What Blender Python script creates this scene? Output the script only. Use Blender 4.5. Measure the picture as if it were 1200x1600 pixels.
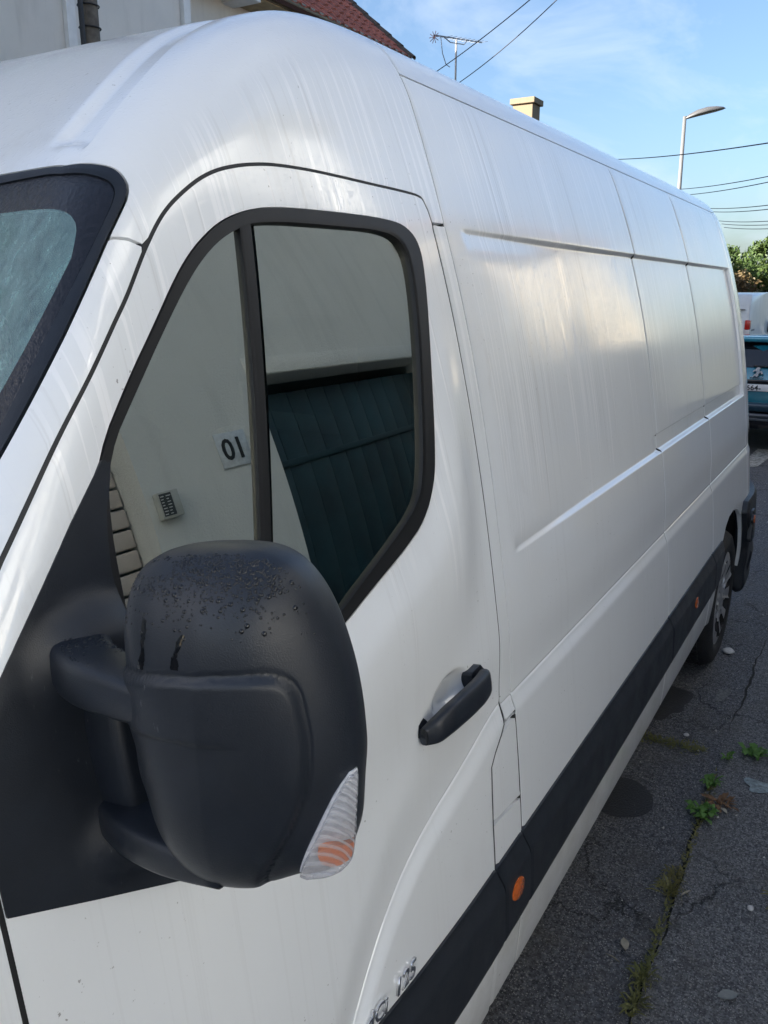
import bpy, bmesh, math, random
import numpy as np
from mathutils import Vector, Matrix
from mathutils.geometry import delaunay_2d_cdt

for o in list(bpy.data.objects): bpy.data.objects.remove(o)
scene = bpy.context.scene
COL = scene.collection
random.seed(7); rng = np.random.default_rng(11)

# ------------------------------------------------------------------ camera
YAW, PITCH = math.radians(30.481), math.radians(14.747)
F = Vector((math.cos(YAW)*math.cos(PITCH), math.sin(YAW)*math.cos(PITCH), -math.sin(PITCH)))
R = Vector((math.sin(YAW), -math.cos(YAW), 0))
U = R.cross(F)
cd = bpy.data.cameras.new('camera'); cam = bpy.data.objects.new('camera', cd); COL.objects.link(cam)
cam.matrix_world = Matrix(((R.x, U.x, -F.x, 0), (R.y, U.y, -F.y, 0), (R.z, U.z, -F.z, 1.967), (0, 0, 0, 1)))
cd.sensor_fit = 'HORIZONTAL'; cd.sensor_width = 36; cd.lens = 36*1304.6/1200
cd.clip_start = .05; cd.clip_end = 3000
scene.camera = cam
scene.render.resolution_x = 768; scene.render.resolution_y = 1024

# ------------------------------------------------------------------ sky, sun, exposure
SUN_ELEV = math.radians(22); SUN_VEC = Vector((-.75, .66, 0)).normalized()      # towards the sun
w = bpy.data.worlds.new('World'); scene.world = w; w.use_nodes = True
nt = w.node_tree; nt.nodes.clear()
out = nt.nodes.new('ShaderNodeOutputWorld'); bg = nt.nodes.new('ShaderNodeBackground')
sky = nt.nodes.new('ShaderNodeTexSky'); sky.sky_type = 'NISHITA'; sky.sun_disc = False
sky.sun_elevation = SUN_ELEV; sky.sun_rotation = math.atan2(SUN_VEC.x, SUN_VEC.y)
sky.air_density = 1.0; sky.dust_density = 2.6; sky.ozone_density = 3.5
tc = nt.nodes.new('ShaderNodeTexCoord'); mp = nt.nodes.new('ShaderNodeMapping')
mp.inputs['Rotation'].default_value = (0, .35, .5); mp.inputs['Scale'].default_value = (1.2, 3.0, 6.0)
ns = nt.nodes.new('ShaderNodeTexNoise'); ns.inputs['Scale'].default_value = 1.7; ns.inputs['Detail'].default_value = 7
ns.inputs['Roughness'].default_value = .58; ns.inputs['Distortion'].default_value = .6
rp = nt.nodes.new('ShaderNodeValToRGB'); rp.color_ramp.elements[0].position = .47; rp.color_ramp.elements[1].position = .78
rp.color_ramp.elements[1].color = (.62, .62, .62, 1)
mx = nt.nodes.new('ShaderNodeMix'); mx.data_type = 'RGBA'
mx.inputs['B'].default_value = (3.4, 3.9, 4.7, 1)
L = nt.links.new
L(tc.outputs['Generated'], mp.inputs['Vector']); L(mp.outputs['Vector'], ns.inputs['Vector']); L(ns.outputs['Fac'], rp.inputs['Fac'])
L(rp.outputs['Color'], mx.inputs['Factor']); L(sky.outputs['Color'], mx.inputs['A']); L(mx.outputs['Result'], bg.inputs['Color'])
bg.inputs['Strength'].default_value = .05; L(bg.outputs['Background'], out.inputs['Surface'])
sd = bpy.data.lights.new('sun', 'SUN'); sd.energy = 4.6; sd.angle = math.radians(.5); sd.color = (1, .95, .875)
so = bpy.data.objects.new('sun', sd); COL.objects.link(so)
so.rotation_euler = Vector((SUN_VEC.x*math.cos(SUN_ELEV), SUN_VEC.y*math.cos(SUN_ELEV), math.sin(SUN_ELEV))).to_track_quat('Z', 'Y').to_euler()
scene.view_settings.view_transform = 'Standard'; scene.view_settings.look = 'None'
scene.view_settings.gamma = 1; scene.view_settings.exposure = 2.46; scene.view_settings.use_curve_mapping = False
scene.render.engine = 'CYCLES'; scene.cycles.max_bounces = 10; scene.cycles.transparent_max_bounces = 16
scene.cycles.use_denoising = True

G = .128          # ground level

# ------------------------------------------------------------------ helpers
def link(o, parent=None):
    COL.objects.link(o)
    if parent is not None:
        o.parent = parent; o.matrix_parent_inverse = parent_world(parent).inverted()
    return o
def parent_world(p):
    m = p.matrix_basis.copy()
    while p.parent is not None:
        m = p.parent.matrix_basis @ p.matrix_parent_inverse @ m
        p = p.parent
    return m
def mk(name, v, f, mat, parent=None, smooth=True, normals=None, mats=None, fmat=None):
    me = bpy.data.meshes.new(name)
    me.from_pydata([tuple(map(float, p)) for p in v], [], [tuple(int(i) for i in q) for q in f])
    me.update()
    for m in (mats or [mat]): me.materials.append(m)
    if fmat is not None: me.polygons.foreach_set('material_index', np.asarray(fmat, dtype=np.int32))
    me.polygons.foreach_set('use_smooth', [bool(smooth)]*len(me.polygons))
    if normals is not None: me.normals_split_custom_set_from_vertices([tuple(map(float, n)) for n in normals])
    return link(bpy.data.objects.new(name, me), parent)
def from_bm(name, bm, mat, parent=None, smooth=False, angle=35):
    me = bpy.data.meshes.new(name); bmesh.ops.recalc_face_normals(bm, faces=bm.faces); bm.to_mesh(me); bm.free()
    me.materials.append(mat)
    if smooth:
        me.polygons.foreach_set('use_smooth', [True]*len(me.polygons)); me.set_sharp_from_angle(angle=math.radians(angle))
    return link(bpy.data.objects.new(name, me), parent)
def tag(o, label, cat=None, group=None, kind=None):
    if label: o['label'] = label
    if cat: o['category'] = cat
    if group: o['group'] = group
    if kind: o['kind'] = kind
    return o
def empty(name, loc, label=None, cat=None, group=None, kind=None):
    o = bpy.data.objects.new(name, None); o.location = loc; o.empty_display_size = .1; COL.objects.link(o)
    return tag(o, label, cat, group, kind)
def bm_box(bm, a, b, bevel=0, seg=2):
    r = bmesh.ops.create_cube(bm, size=1)
    vs = r['verts']
    for v in vs: v.co = Vector([(a[i]+b[i])/2 + v.co[i]*(b[i]-a[i]) for i in range(3)])
    if bevel:
        es = list({e for v in vs for e in v.link_edges})
        bmesh.ops.bevel(bm, geom=es, offset=bevel, segments=seg, affect='EDGES', profile=.5)
def box(name, a, b, mat, parent=None, bevel=0, seg=2, smooth=None):
    bm = bmesh.new(); bm_box(bm, a, b, bevel, seg)
    return from_bm(name, bm, mat, parent, bool(bevel) if smooth is None else smooth)
def tube_vf(pts, rad, n=8, cap=True):
    pts = [Vector(p) for p in pts]; rad = rad if hasattr(rad, '__len__') else [rad]*len(pts)
    v, f = [], []; up = Vector((0, 0, 1)); prev = None
    for i, p in enumerate(pts):
        t = (pts[min(i+1, len(pts)-1)]-pts[max(i-1, 0)]).normalized()
        if prev is None:
            a = t.cross(up)
            if a.length < .1: a = t.cross(Vector((1, 0, 0)))
        else: a = prev-t*prev.dot(t)
        a.normalize(); prev = a; b = t.cross(a)
        for k in range(n):
            q = 2*math.pi*k/n; v.append(p+(a*math.cos(q)+b*math.sin(q))*rad[i])
    for i in range(len(pts)-1):
        for k in range(n):
            f.append((i*n+k, i*n+(k+1) % n, (i+1)*n+(k+1) % n, (i+1)*n+k))
    if cap: f.append(tuple(range(n))[::-1]); f.append(tuple((len(pts)-1)*n+k for k in range(n)))
    return v, f
def tube(name, pts, rad, mat, parent=None, n=8):
    v, f = tube_vf(pts, rad, n); return mk(name, v, f, mat, parent)
def prism(name, poly, axis, a, b, mat, parent=None, bevel=0):
    """polygon (two coords) extruded along axis 0/1/2 from a to b"""
    bm = bmesh.new()
    def P(q, t):
        c = list(q); c.insert(axis, t); return Vector(c)
    va = [bm.verts.new(P(q, a)) for q in poly]; vb = [bm.verts.new(P(q, b)) for q in poly]; n = len(poly)
    bm.faces.new(va[::-1]); bm.faces.new(vb)
    for i in range(n): bm.faces.new((va[i], va[(i+1) % n], vb[(i+1) % n], vb[i]))
    if bevel: bmesh.ops.bevel(bm, geom=list(bm.edges), offset=bevel, segments=2, affect='EDGES', profile=.5)
    return from_bm(name, bm, mat, parent, bool(bevel))
def lathe_vf(prof, n, axis_o, axis='Y'):
    """profile [(r, t)], revolved about an axis through axis_o along world Y"""
    v, f = [], []
    for r, t in prof:
        for k in range(n):
            q = 2*math.pi*k/n; v.append((axis_o[0]+r*math.cos(q), axis_o[1]+t, axis_o[2]+r*math.sin(q)))
    for i in range(len(prof)-1):
        for k in range(n): f.append((i*n+k, i*n+(k+1) % n, (i+1)*n+(k+1) % n, (i+1)*n+k))
    return v, f
def text_mesh(name, txt, size, M, mat, parent=None, extrude=.002, shear=0, bold=0, spacing=1.0, align='LEFT'):
    cu = bpy.data.curves.new(name, 'FONT'); cu.body = txt; cu.size = size; cu.extrude = extrude; cu.shear = shear
    cu.offset = bold; cu.space_character = spacing; cu.align_x = align; cu.resolution_u = 3
    if extrude > .0012: cu.bevel_depth = extrude*.14; cu.bevel_resolution = 1
    t = bpy.data.objects.new(name, cu); COL.objects.link(t)
    me = bpy.data.meshes.new_from_object(t.evaluated_get(bpy.context.evaluated_depsgraph_get()))
    bpy.data.objects.remove(t); bpy.data.curves.remove(cu)
    me.transform(M); me.materials.clear(); me.materials.append(mat); me.name = name
    return link(bpy.data.objects.new(name, me), parent)

# ------------------------------------------------------------------ materials
def newmat(name):
    m = bpy.data.materials.new(name); m.use_nodes = True; t = m.node_tree
    return m, t, t.nodes['Principled BSDF'], t.nodes['Material Output']
class N:
    """tiny node helper"""
    def __init__(s, t): s.t = t
    def __call__(s, typ, ins=None, **kw):
        n = s.t.nodes.new(typ)
        for k, v in kw.items(): setattr(n, k, v)
        for k, v in (ins or {}).items():
            if hasattr(v, 'is_output'): s.t.links.new(v, n.inputs[k])
            else: n.inputs[k].default_value = v
        return n
    def obj(s, scale=(1, 1, 1), rot=(0, 0, 0)):
        c = s('ShaderNodeTexCoord'); return s('ShaderNodeMapping', {'Vector': c.outputs['Object'], 'Scale': scale, 'Rotation': rot}).outputs['Vector']
    def noise(s, vec, scale, detail=4, rough=.5, dist=0):
        return s('ShaderNodeTexNoise', {'Vector': vec, 'Scale': scale, 'Detail': detail, 'Roughness': rough, 'Distortion': dist}).outputs['Fac']
    def ramp(s, fac, a, b, ca=0, cb=1):
        return s('ShaderNodeMapRange', {'Value': fac, 'From Min': a, 'From Max': b, 'To Min': ca, 'To Max': cb}).outputs['Result']
    def mix(s, fac, a, b):
        n = s('ShaderNodeMix', data_type='RGBA')
        for k, v in (('Factor', fac), ('A', a), ('B', b)):
            if hasattr(v, 'is_output'): s.t.links.new(v, n.inputs[k])
            else: n.inputs[k].default_value = v
        return n.outputs['Result']
    def math(s, op, a, b=0):
        n = s('ShaderNodeMath', operation=op)
        for i, v in enumerate((a, b)):
            if hasattr(v, 'is_output'): s.t.links.new(v, n.inputs[i])
            else: n.inputs[i].default_value = v
        return n.outputs[0]
    def bump(s, h, strength, dist, normal=None):
        d = {'Height': h, 'Strength': strength, 'Distance': dist}
        if normal is not None: d['Normal'] = normal
        return s('ShaderNodeBump', d).outputs['Normal']
    def link(s, a, b): s.t.links.new(a, b)
def c4(c): return (c[0], c[1], c[2], 1)
def simple(name, col, rough=.5, metal=0, var=.0, vscale=8, bump=0, bscale=60, coat=0, col2=None, spec=.5):
    m, t, p, o = newmat(name); n = N(t); p.inputs['Base Color'].default_value = c4(col); p.inputs['Roughness'].default_value = rough
    p.inputs['Metallic'].default_value = metal; p.inputs['Coat Weight'].default_value = coat; p.inputs['Coat Roughness'].default_value = .05
    p.inputs['Specular IOR Level'].default_value = spec
    if var or col2:
        v = n.obj(); f = n.ramp(n.noise(v, vscale, 6, .6), .35, .65)
        c2 = col2 or tuple(x*(1-var) for x in col)
        n.link(n.mix(f, c4(col), c4(c2)), p.inputs['Base Color'])
    if bump:
        v = n.obj(); n.link(n.bump(n.noise(v, bscale, 4, .6), bump, .01), p.inputs['Normal'])
    return m

def mat_paint():
    m, t, p, o = newmat('white_van_paint'); n = N(t); v = n.obj()
    sep = n('ShaderNodeSeparateXYZ', {'Vector': v}); z = sep.outputs['Z']
    # water runs: very stretched noise, only on the dewy upper half, with ragged ends
    steep = n.ramp(n('ShaderNodeSeparateXYZ', {'Vector': n('ShaderNodeNewGeometry').outputs['Normal']}).outputs['Z'], .62, .42)
    run = n.noise(n.obj((1, .02, .006)), 120, 2, .5); run2 = n.noise(n.obj((1, .02, .005)), 85, 3, .6)
    wob = n.noise(n.obj((1, .1, .16)), 5.0, 4, .6)
    runs = n.math('MULTIPLY', n.ramp(run, .57, .60), n.ramp(wob, .38, .46))
    darks = n.math('MULTIPLY', n.ramp(run2, .57, .63), n.ramp(n.noise(n.obj((1, .1, .14)), 6.3, 4, .6), .42, .54))
    up = n.ramp(n.math('ADD', z, n.ramp(n.noise(n.obj((1, 1, .15)), 9, 4, .6), .3, .7, -.22, .22)), 1.50, 1.72)
    runs = n.math('MULTIPLY', n.math('MULTIPLY', runs, up), steep); darks = n.math('MULTIPLY', n.math('MULTIPLY', darks, n.ramp(up, 0, 1, .25, 1)), steep)
    dew = n.math('MULTIPLY', up, n.ramp(n.noise(n.obj(), 2.2, 5, .6), .25, .6, .45, 1))
    rgh = n.math('MULTIPLY', dew, .13)
    rgh = n.math('MULTIPLY', rgh, n.math('SUBTRACT', 1, n.math('MULTIPLY', runs, .95)))
    rgh = n.math('ADD', n.math('ADD', rgh, .018), n.ramp(n.noise(n.obj(), 9, 6, .7), .45, .8, 0, .04))
    n.link(rgh, p.inputs['Coat Roughness'])
    p.inputs['Coat Weight'].default_value = 1; p.inputs['Coat IOR'].default_value = 1.75; p.inputs['Roughness'].default_value = .45
    gr = n.ramp(n.noise(n.obj((1, 1, .5)), 5, 8, .68), .50, .80)
    speck = n.math('MULTIPLY', n.ramp(n.noise(n.obj(), 150, 2, .5), .715, .745), n.ramp(n.noise(n.obj(), 5.5, 3, .5), .50, .62))
    smear = n.math('MULTIPLY', n.ramp(n.noise(n.obj((1, 1, .25), (0, .5, 0)), 26, 7, .7), .50, .72), n.ramp(n.noise(n.obj(), 2.3, 3, .5), .50, .68))
    c = n.mix(n.math('MULTIPLY', gr, .30), (.815, .832, .84, 1), (.745, .745, .735, 1))
    c = n.mix(n.math('MULTIPLY', dew, .18), c, (.70, .705, .71, 1))
    c = n.mix(n.math('MULTIPLY', runs, .8), c, (.92, .92, .92, 1))  # water runs also whitened in colour, standing in for their bright reflections
    c = n.mix(n.math('MULTIPLY', darks, .33), c, (.52, .51, .49, 1))
    c = n.mix(n.math('MULTIPLY', smear, .24), c, (.50, .47, .42, 1))
    low = n.math('MULTIPLY', n.ramp(n.math('ADD', z, n.ramp(n.noise(n.obj(), 7, 6, .7), .3, .7, -.15, .15)), .78, .50), .45)
    c = n.mix(low, c, (.42, .40, .35, 1))
    c = n.mix(n.math('MULTIPLY', speck, .7), c, (.16, .15, .13, 1))
    n.link(c, p.inputs['Base Color'])
    b = n.bump(n.noise(n.obj(), 420, 2, .5), .03, .001)
    b2 = n.bump(n.noise(n.obj((1, 1, 1)), 1.7, 2, .5), .02, .05, b)
    n.link(b2, p.inputs['Normal'])
    dr = n.math('MULTIPLY', n.ramp(n.noise(n.obj((1, 1, .7)), 190, 2, .4), .58, .70), dew)
    n.link(n.bump(n.math('ADD', dr, n.math('MULTIPLY', runs, 1.4)), .14, .0015, b2), p.inputs['Coat Normal'])
    return m
def mat_plastic(name='black_plastic', col=(.0085, .0112, .0165), rough=.42):
    m, t, p, o = newmat(name); n = N(t)
    f = n.ramp(n.noise(n.obj(), 14, 6, .65), .3, .75)
    sc = n.math('MULTIPLY', n.ramp(n.noise(n.obj((1, 1, .18), (.3, .2, .5)), 240, 3, .6), .66, .72), n.ramp(n.noise(n.obj(), 13, 3, .5), .60, .70))
    c = n.mix(f, c4(col), c4(tuple(x*1.5 for x in col)))
    n.link(n.mix(n.math('MULTIPLY', sc, .55), c, (.20, .20, .21, 1)), p.inputs['Base Color'])
    n.link(n.ramp(n.noise(n.obj(), 10, 5, .6), .3, .7, rough-.07, rough+.09), p.inputs['Roughness'])
    n.link(n.bump(n.noise(n.obj(), 700, 2, .5), .22, .0012), p.inputs['Normal'])
    return m
def mat_glass(name, tint, refl, f0, haze=0, hazecol=(.2, .4, .4), dew=False):
    m, t, p, o = newmat(name); n = N(t); t.nodes.remove(p)
    tr = n('ShaderNodeBsdfTransparent', {'Color': c4(tint)})
    gl = n('ShaderNodeBsdfGlossy', {'Color': c4(refl), 'Roughness': .0})
    lw = n('ShaderNodeFresnel', {'IOR': 1.5})
    fac = n.math('ADD', f0, n.math('MULTIPLY', lw.outputs[0], 1-f0))
    base = tr.outputs[0]
    if haze:
        df = n('ShaderNodeBsdfDiffuse', {'Color': c4(hazecol)})
        hz = n.ramp(n.noise(n.obj((.5, 1, .28), (0, .5, .4)), 46, 7, .78), .34, .70, haze*.35, haze*1.5) if dew else haze
        base = n('ShaderNodeMixShader', {'Fac': hz, 1: base, 2: df.outputs[0]}).outputs[0]
    if dew:
        nb = n.bump(n.ramp(n.noise(n.obj(), 620, 2, .6), .45, .65), .4, .001)
        for q in (gl,): n.link(nb, q.inputs['Normal'])
        gl.inputs['Roughness'].default_value = .12
    else:
        ds = n.ramp(n.noise(n.obj(), 330, 2, .5), .72, .78)
        ds = n.math('MULTIPLY', ds, n.ramp(n.noise(n.obj(), 11, 4, .6), .5, .65, 0, .35))
        df = n('ShaderNodeBsdfDiffuse', {'Color': (.7, .72, .7, 1)})
        base = n('ShaderNodeMixShader', {'Fac': ds, 1: base, 2: df.outputs[0]}).outputs[0]
    ms = n('ShaderNodeMixShader', {'Fac': fac, 1: base, 2: gl.outputs[0]})
    n.link(ms.outputs[0], o.inputs['Surface'])
    return m

PAINT = mat_paint()
PLASTIC = mat_plastic()
TRIM = mat_plastic('black_trim', (.0105, .0130, .0175), .50)
RUBBER = simple('rubber', (.012, .012, .013), .55, var=.3, vscale=30)
GREYPOST = simple('grey_vinyl', (.006, .006, .0065), .5, var=.3, vscale=20)
GLASS = mat_glass('side_glass', (.40, .56, .56), (.95, .97, .83), .57)
WGLASS = mat_glass('windscreen_glass', (.40, .62, .60), (.8, .9, .9), .10, .42, (.20, .38, .36), True)
FRIT = simple('black_glass_band', (.012, .012, .016), .12, var=.4, vscale=120, bump=.25, bscale=200)
CHROME = simple('chrome', (.75, .75, .76), .12, metal=1)
DARK = simple('dark_inner', (.01, .01, .011), .8)
CABGREY = simple('cab_trim_grey', (.05, .052, .055), .7, var=.3)

TYRE = simple('tyre_rubber', (.018, .018, .019), .75, var=.4, vscale=25, bump=.3, bscale=120)
RED = simple('red_lens', (.45, .012, .012), .15, var=.3, vscale=40, coat=.6)

# ------------------------------------------------------------------ ground
def mat_asphalt(name, dark, light, chip, crack=True):
    m, t, p, o = newmat(name); n = N(t); v = n.obj()
    big = n.ramp(n.noise(v, 1.3, 6, .65), .32, .68)
    c = n.mix(big, c4(dark), c4(light))
    c = n.mix(n.ramp(n.noise(v, 55, 5, .75), .42, .62, 0, .9), c, c4(tuple(x*2.0 for x in light)))
    c = n.mix(n.ramp(n.noise(v, 130, 3, .6), .52, .38, 0, .85), c, c4(tuple(x*.35 for x in dark)))
    h = n.math('MULTIPLY', n.noise(v, 75, 5, .75), 1.5)
    for sc, th, br, col in ((120.0, .86-chip, .85, (.32, .31, .29)), (64.0, .78, .75, (.24, .235, .22)), (210.0, .70, .9, (.40, .39, .37))):
        vo = n('ShaderNodeTexVoronoi', {'Vector': v, 'Scale': sc}); bw = n('ShaderNodeRGBToBW', {'Color': vo.outputs['Color']}).outputs[0]
        k = n.math('MULTIPLY', n.ramp(bw, th-.03, th+.02), n.ramp(vo.outputs['Distance'], .42, .26))
        c = n.mix(n.math('MULTIPLY', k, br), c, c4(col)); h = n.math('ADD', h, n.math('MULTIPLY', k, .5))
    dirt = n.math('MULTIPLY', n.ramp(n.noise(v, 4.5, 7, .7), .48, .70), .55)
    c = n.mix(dirt, c, (.095, .086, .072, 1))
    if crack:
        wv = n('ShaderNodeVectorMath', {0: v, 1: n('ShaderNodeVectorMath', {0: n('ShaderNodeTexNoise', {'Vector': v, 'Scale': 6.0, 'Detail': 6.0, 'Roughness': .65}).outputs['Color'], 1: (.35, .35, .35)}, operation='MULTIPLY').outputs[0]}, operation='ADD').outputs[0]
        vo = n('ShaderNodeTexVoronoi', {'Vector': wv, 'Scale': 2.1}, feature='DISTANCE_TO_EDGE')
        ck = n.math('MULTIPLY', n.ramp(vo.outputs['Distance'], .016, .004), n.ramp(n.noise(v, 1.4, 3), .46, .56))
        c = n.mix(n.math('MULTIPLY', ck, .85), c, (.010, .010, .009, 1)); h = n.math('SUBTRACT', h, n.math('MULTIPLY', ck, 2.5))
    n.link(c, p.inputs['Base Color']); p.inputs['Roughness'].default_value = .78
    n.link(n.bump(h, .8, .008), p.inputs['Normal']); return m
ASPH_ROAD = mat_asphalt('road_asphalt', (.054, .055, .061), (.090, .091, .098), .16)
ASPH_PAVE = mat_asphalt('pavement_asphalt', (.072, .072, .076), (.118, .117, .118), .20)
def sheet(name, x0, x1, y0, y1, z, mat, nx=1, ny=1, fn=None):
    v, f = [], []
    for j in range(ny+1):
        for i in range(nx+1):
            x, y = x0+(x1-x0)*i/nx, y0+(y1-y0)*j/ny; v.append((x, y, z+(fn(x, y) if fn else 0)))
    for j in range(ny):
        for i in range(nx): a = j*(nx+1)+i; f.append((a, a+1, a+nx+2, a+nx+1))
    return tag(mk(name, v, f, mat), None, kind='structure')
sheet('ground', -400, 900, -500, 600, G-.03, simple('far_ground', (.07, .075, .05), .9, var=.4, vscale=.1))
jx = np.concatenate([np.linspace(-60, .8, 20), np.arange(.82, 12, .02), np.linspace(12.1, 400, 40)])
def jw(x, ph): return .010*math.sin(x*2.1+ph)+.006*math.sin(x*7.3+2*ph)+.004*math.sin(x*19+ph)+.0025*math.sin(x*47+3*ph)
def edge_sheet(name, far, near, z, mat):
    v = [(x, far, z) for x in jx]+[(x, near(x), z) for x in jx]; k = len(jx)
    f = [(i, i+1, k+i+1, k+i) for i in range(k-1)]
    return tag(mk(name, v, [q[::-1] for q in f] if far > 1 else f, mat, None, False), None, kind='structure')
edge_sheet('road', 7.4, lambda x: .352+jw(x, .4)+.002+.004*math.sin(x*3.3), G, ASPH_ROAD)
edge_sheet('pavement', -2.3, lambda x: .352+jw(x, .4)-.004-.003*math.sin(x*5.1), G+.003, ASPH_PAVE)
sheet('road_joint', -60, 400, .31, .40, G-.006, simple('joint_dirt', (.050, .045, .036), .9, var=.6, vscale=30))
bm = bmesh.new(); bm_box(bm, (-60, 7.4, G-.05), (400, 7.55, G+.13), .015); tag(from_bm('kerb', bm, simple('kerb_stone', (.26, .25, .235), .8, var=.35, vscale=6)), None, kind='structure')
sheet('far_pavement', -60, 400, 7.55, 9.4, G+.128, ASPH_PAVE)

# ------------------------------------------------------------------ house on the near side (seen mirrored in the van)
def mat_render(name, col, col2, bump=.5, scale=90, stain=.3):
    m, t, p, o = newmat(name); n = N(t)
    c = n.mix(n.ramp(n.noise(n.obj(), 1.1, 6, .65), .3, .7), c4(col), c4(col2))
    c = n.mix(n.math('MULTIPLY', n.ramp(n.noise(n.obj((1, 1, .12)), 7, 5, .6), .52, .75), stain), c, c4(tuple(x*.62 for x in col)))
    n.link(c, p.inputs['Base Color']); p.inputs['Roughness'].default_value = .9
    n.link(n.bump(n.noise(n.obj(), scale, 4, .7), bump, .012), p.inputs['Normal']); return m
STUCCO = mat_render('cream_roughcast', (.73, .73, .70), (.67, .67, .64), .9, 55)
WHITEW = simple('white_joinery', (.72, .72, .70), .5, var=.1)
SLATE = simple('slate_roof', (.07, .075, .085), .6, var=.3, vscale=5)
TEALD = simple('dark_teal_paint', (.005, .034, .044), .55, var=.6, vscale=2.2)
TILE = simple('terracotta_tile', (.235, .072, .042), .75, var=.45, vscale=3.5, bump=.2, bscale=40)
WY = -1.80
HN = empty('roadside_house', (0.5, WY, G), 'pale roughcast house front behind the photographer, mirrored in the van window', 'house')
def wall_y(name, x0, x1, z0, z1, y0, y1, mat, parent, holes=()):
    """wall slab with rectangular openings, built from blocks"""
    xs_ = sorted({x0, x1, *[h[0] for h in holes], *[h[1] for h in holes]}); bm = bmesh.new()
    for a, b in zip(xs_[:-1], xs_[1:]):
        cuts = sorted([(h[2], h[3]) for h in holes if h[0] <= a+1e-6 and h[1] >= b-1e-6]); z = z0
        for c, d in cuts+[(z1, z1)]:
            if c > z+1e-6:
                r = bmesh.ops.create_cube(bm, size=1)
                for v_ in r['verts']: v_.co = Vector(((a+b)/2+v_.co.x*(b-a), (y0+y1)/2+v_.co.y*(y1-y0), (z+c)/2+v_.co.z*(c-z)))
            z = max(z, d)
    bmesh.ops.remove_doubles(bm, verts=bm.verts, dist=1e-5)
    return from_bm(name, bm, mat, parent)
wall_y('wall', .9, 7.0, G-.1, 6.0, WY-.28, WY, STUCCO, HN, [(1.25, 2.24, G-.1, 2.95), (3.36, 6.1, G-.1, 2.66), (2.0, 3.0, 4.4, 5.7), (5.1, 6.1, 4.4, 5.7)])
for wx, wz in ((2.0, 4.4), (5.1, 4.4)):
    wn = box('window', (wx, WY-.20, wz), (wx+1.0, WY-.17, wz+(1.4 if wz < 2 else 1.3)), simple('house_window_glass', (.03, .035, .04), .06), HN)
    for a, b in (((wx, WY-.168, wz), (wx+.06, WY-.12, wz+1.3)), ((wx+.94, WY-.168, wz), (wx+1.0, WY-.12, wz+1.3)), ((wx+.47, WY-.168, wz), (wx+.53, WY-.12, wz+1.3))): box('window_frame', a, b, WHITEW, wn)
    box('window_sill', (wx-.08, WY-.1, wz-.06), (wx+1.08, WY+.06, wz-.002), WHITEW, wn)
for a, b in ((.9, 1.15), (6.75, 7.0)):
    wall_y('gable_wall', a, b, G-.1, 6.0, WY-7, WY-.28, STUCCO, HN); prism('gable_top', [(WY-.28, 6.0), (WY-7, 6.0), (WY-3.6, 7.0)], 0, a+.01, b-.01, STUCCO, HN)
wall_y('back_wall', 1.15, 6.75, G-.1, 6.0, WY-7, WY-6.75, STUCCO, HN)
prism('roof_slope', [(WY+.14, 5.920), (WY+.14, 6.010), (WY-3.6, 7.230), (WY-3.6, 7.120)], 0, .7, 7.2, SLATE, HN); prism('roof_slope', [(WY-7.3, 5.920), (WY-7.3, 6.010), (WY-3.6, 7.235), (WY-3.6, 7.125)], 0, .7, 7.2, SLATE, HN)
# roller shutter in its opening
SHUT = simple('shutter_slat', (.55, .48, .44), .5, var=.15, vscale=3)
SF = box('shutter_frame', (1.25, WY-.26, 2.82), (2.24, WY-.14, 2.95), WHITEW, HN)
sl = None
for k in range(21):
    z0 = G+.02+k*.1248
    if sl is None:
        bm = bmesh.new(); bm_box(bm, (1.26, WY-.235, z0), (2.23, WY-.205, z0+.110), .012, 3); sl = from_bm('shutter_slat', bm, SHUT, HN, True); z00 = z0
    else:
        o = sl.copy(); COL.objects.link(o); o.parent = HN; o.matrix_parent_inverse = sl.matrix_parent_inverse.copy(); o.location = (0, 0, z0-z00)
# dark garage doorway with a panelled gate
for k in range(11):
    x0 = 3.40+k*.244; box('gate_board', (x0, WY-.24, G+.06), (x0+.241, WY-.205, 2.56), TEALD, HN, .006)
box('gate_rail', (3.40, WY-.20, 1.98), (6.08, WY-.185, 2.03), TEALD, HN, .004)
box('gate_lintel', (3.34, WY-.02, 2.665), (6.12, WY+.012, 2.80), STUCCO, HN, .004)
box('downpipe', (6.80, WY+.005, G), (6.88, WY+.085, 5.9), simple('zinc_pipe', (.32, .33, .34), .45, metal=.4), HN, .03, 3)
box('gutter', (.7, WY+.13, 5.88), (7.2, WY+.25, 5.98), simple('zinc_gutter', (.30, .31, .32), .45, metal=.4), HN, .03, 3)
NP = tag(box('house_number_plate', (2.84, WY+.002, 2.06), (3.10, WY+.012, 2.295), simple('enamel_plate', (.60, .63, .66), .25, var=.2, vscale=30), None, .004), 'pale house number plate with black 10 on the cream wall', 'sign')
Mn = Matrix(((-1, 0, 0, 2.97), (0, 0, 1, WY+.0135), (0, 1, 0, 2.112), (0, 0, 0, 1)))
text_mesh('numerals', '10', .20, Mn, simple('numeral_black', (.01, .01, .012), .3), NP, .001, 0, .004, 1, 'CENTER')
MBX = tag(box('letterbox', (2.285, WY+.002, 1.86), (2.43, WY+.05, 2.02), simple('letterbox_cream', (.50, .50, .46), .4, var=.2), None, .008), 'small pale letterbox with a dark printed notice, on the cream wall', 'letterbox')
box('notice', (2.295, WY+.051, 1.875), (2.375, WY+.053, 2.008), simple('notice_print', (.03, .035, .04), .6), MBX)
for k in range(7):
    for a, b in ((2.30, random.uniform(2.315, 2.332)), (2.337, random.uniform(2.35, 2.371))): box('notice_line', (a, WY+.0535, 1.884+k*.0175), (b, WY+.055, 1.889+k*.0175), WHITEW, MBX)
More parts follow.
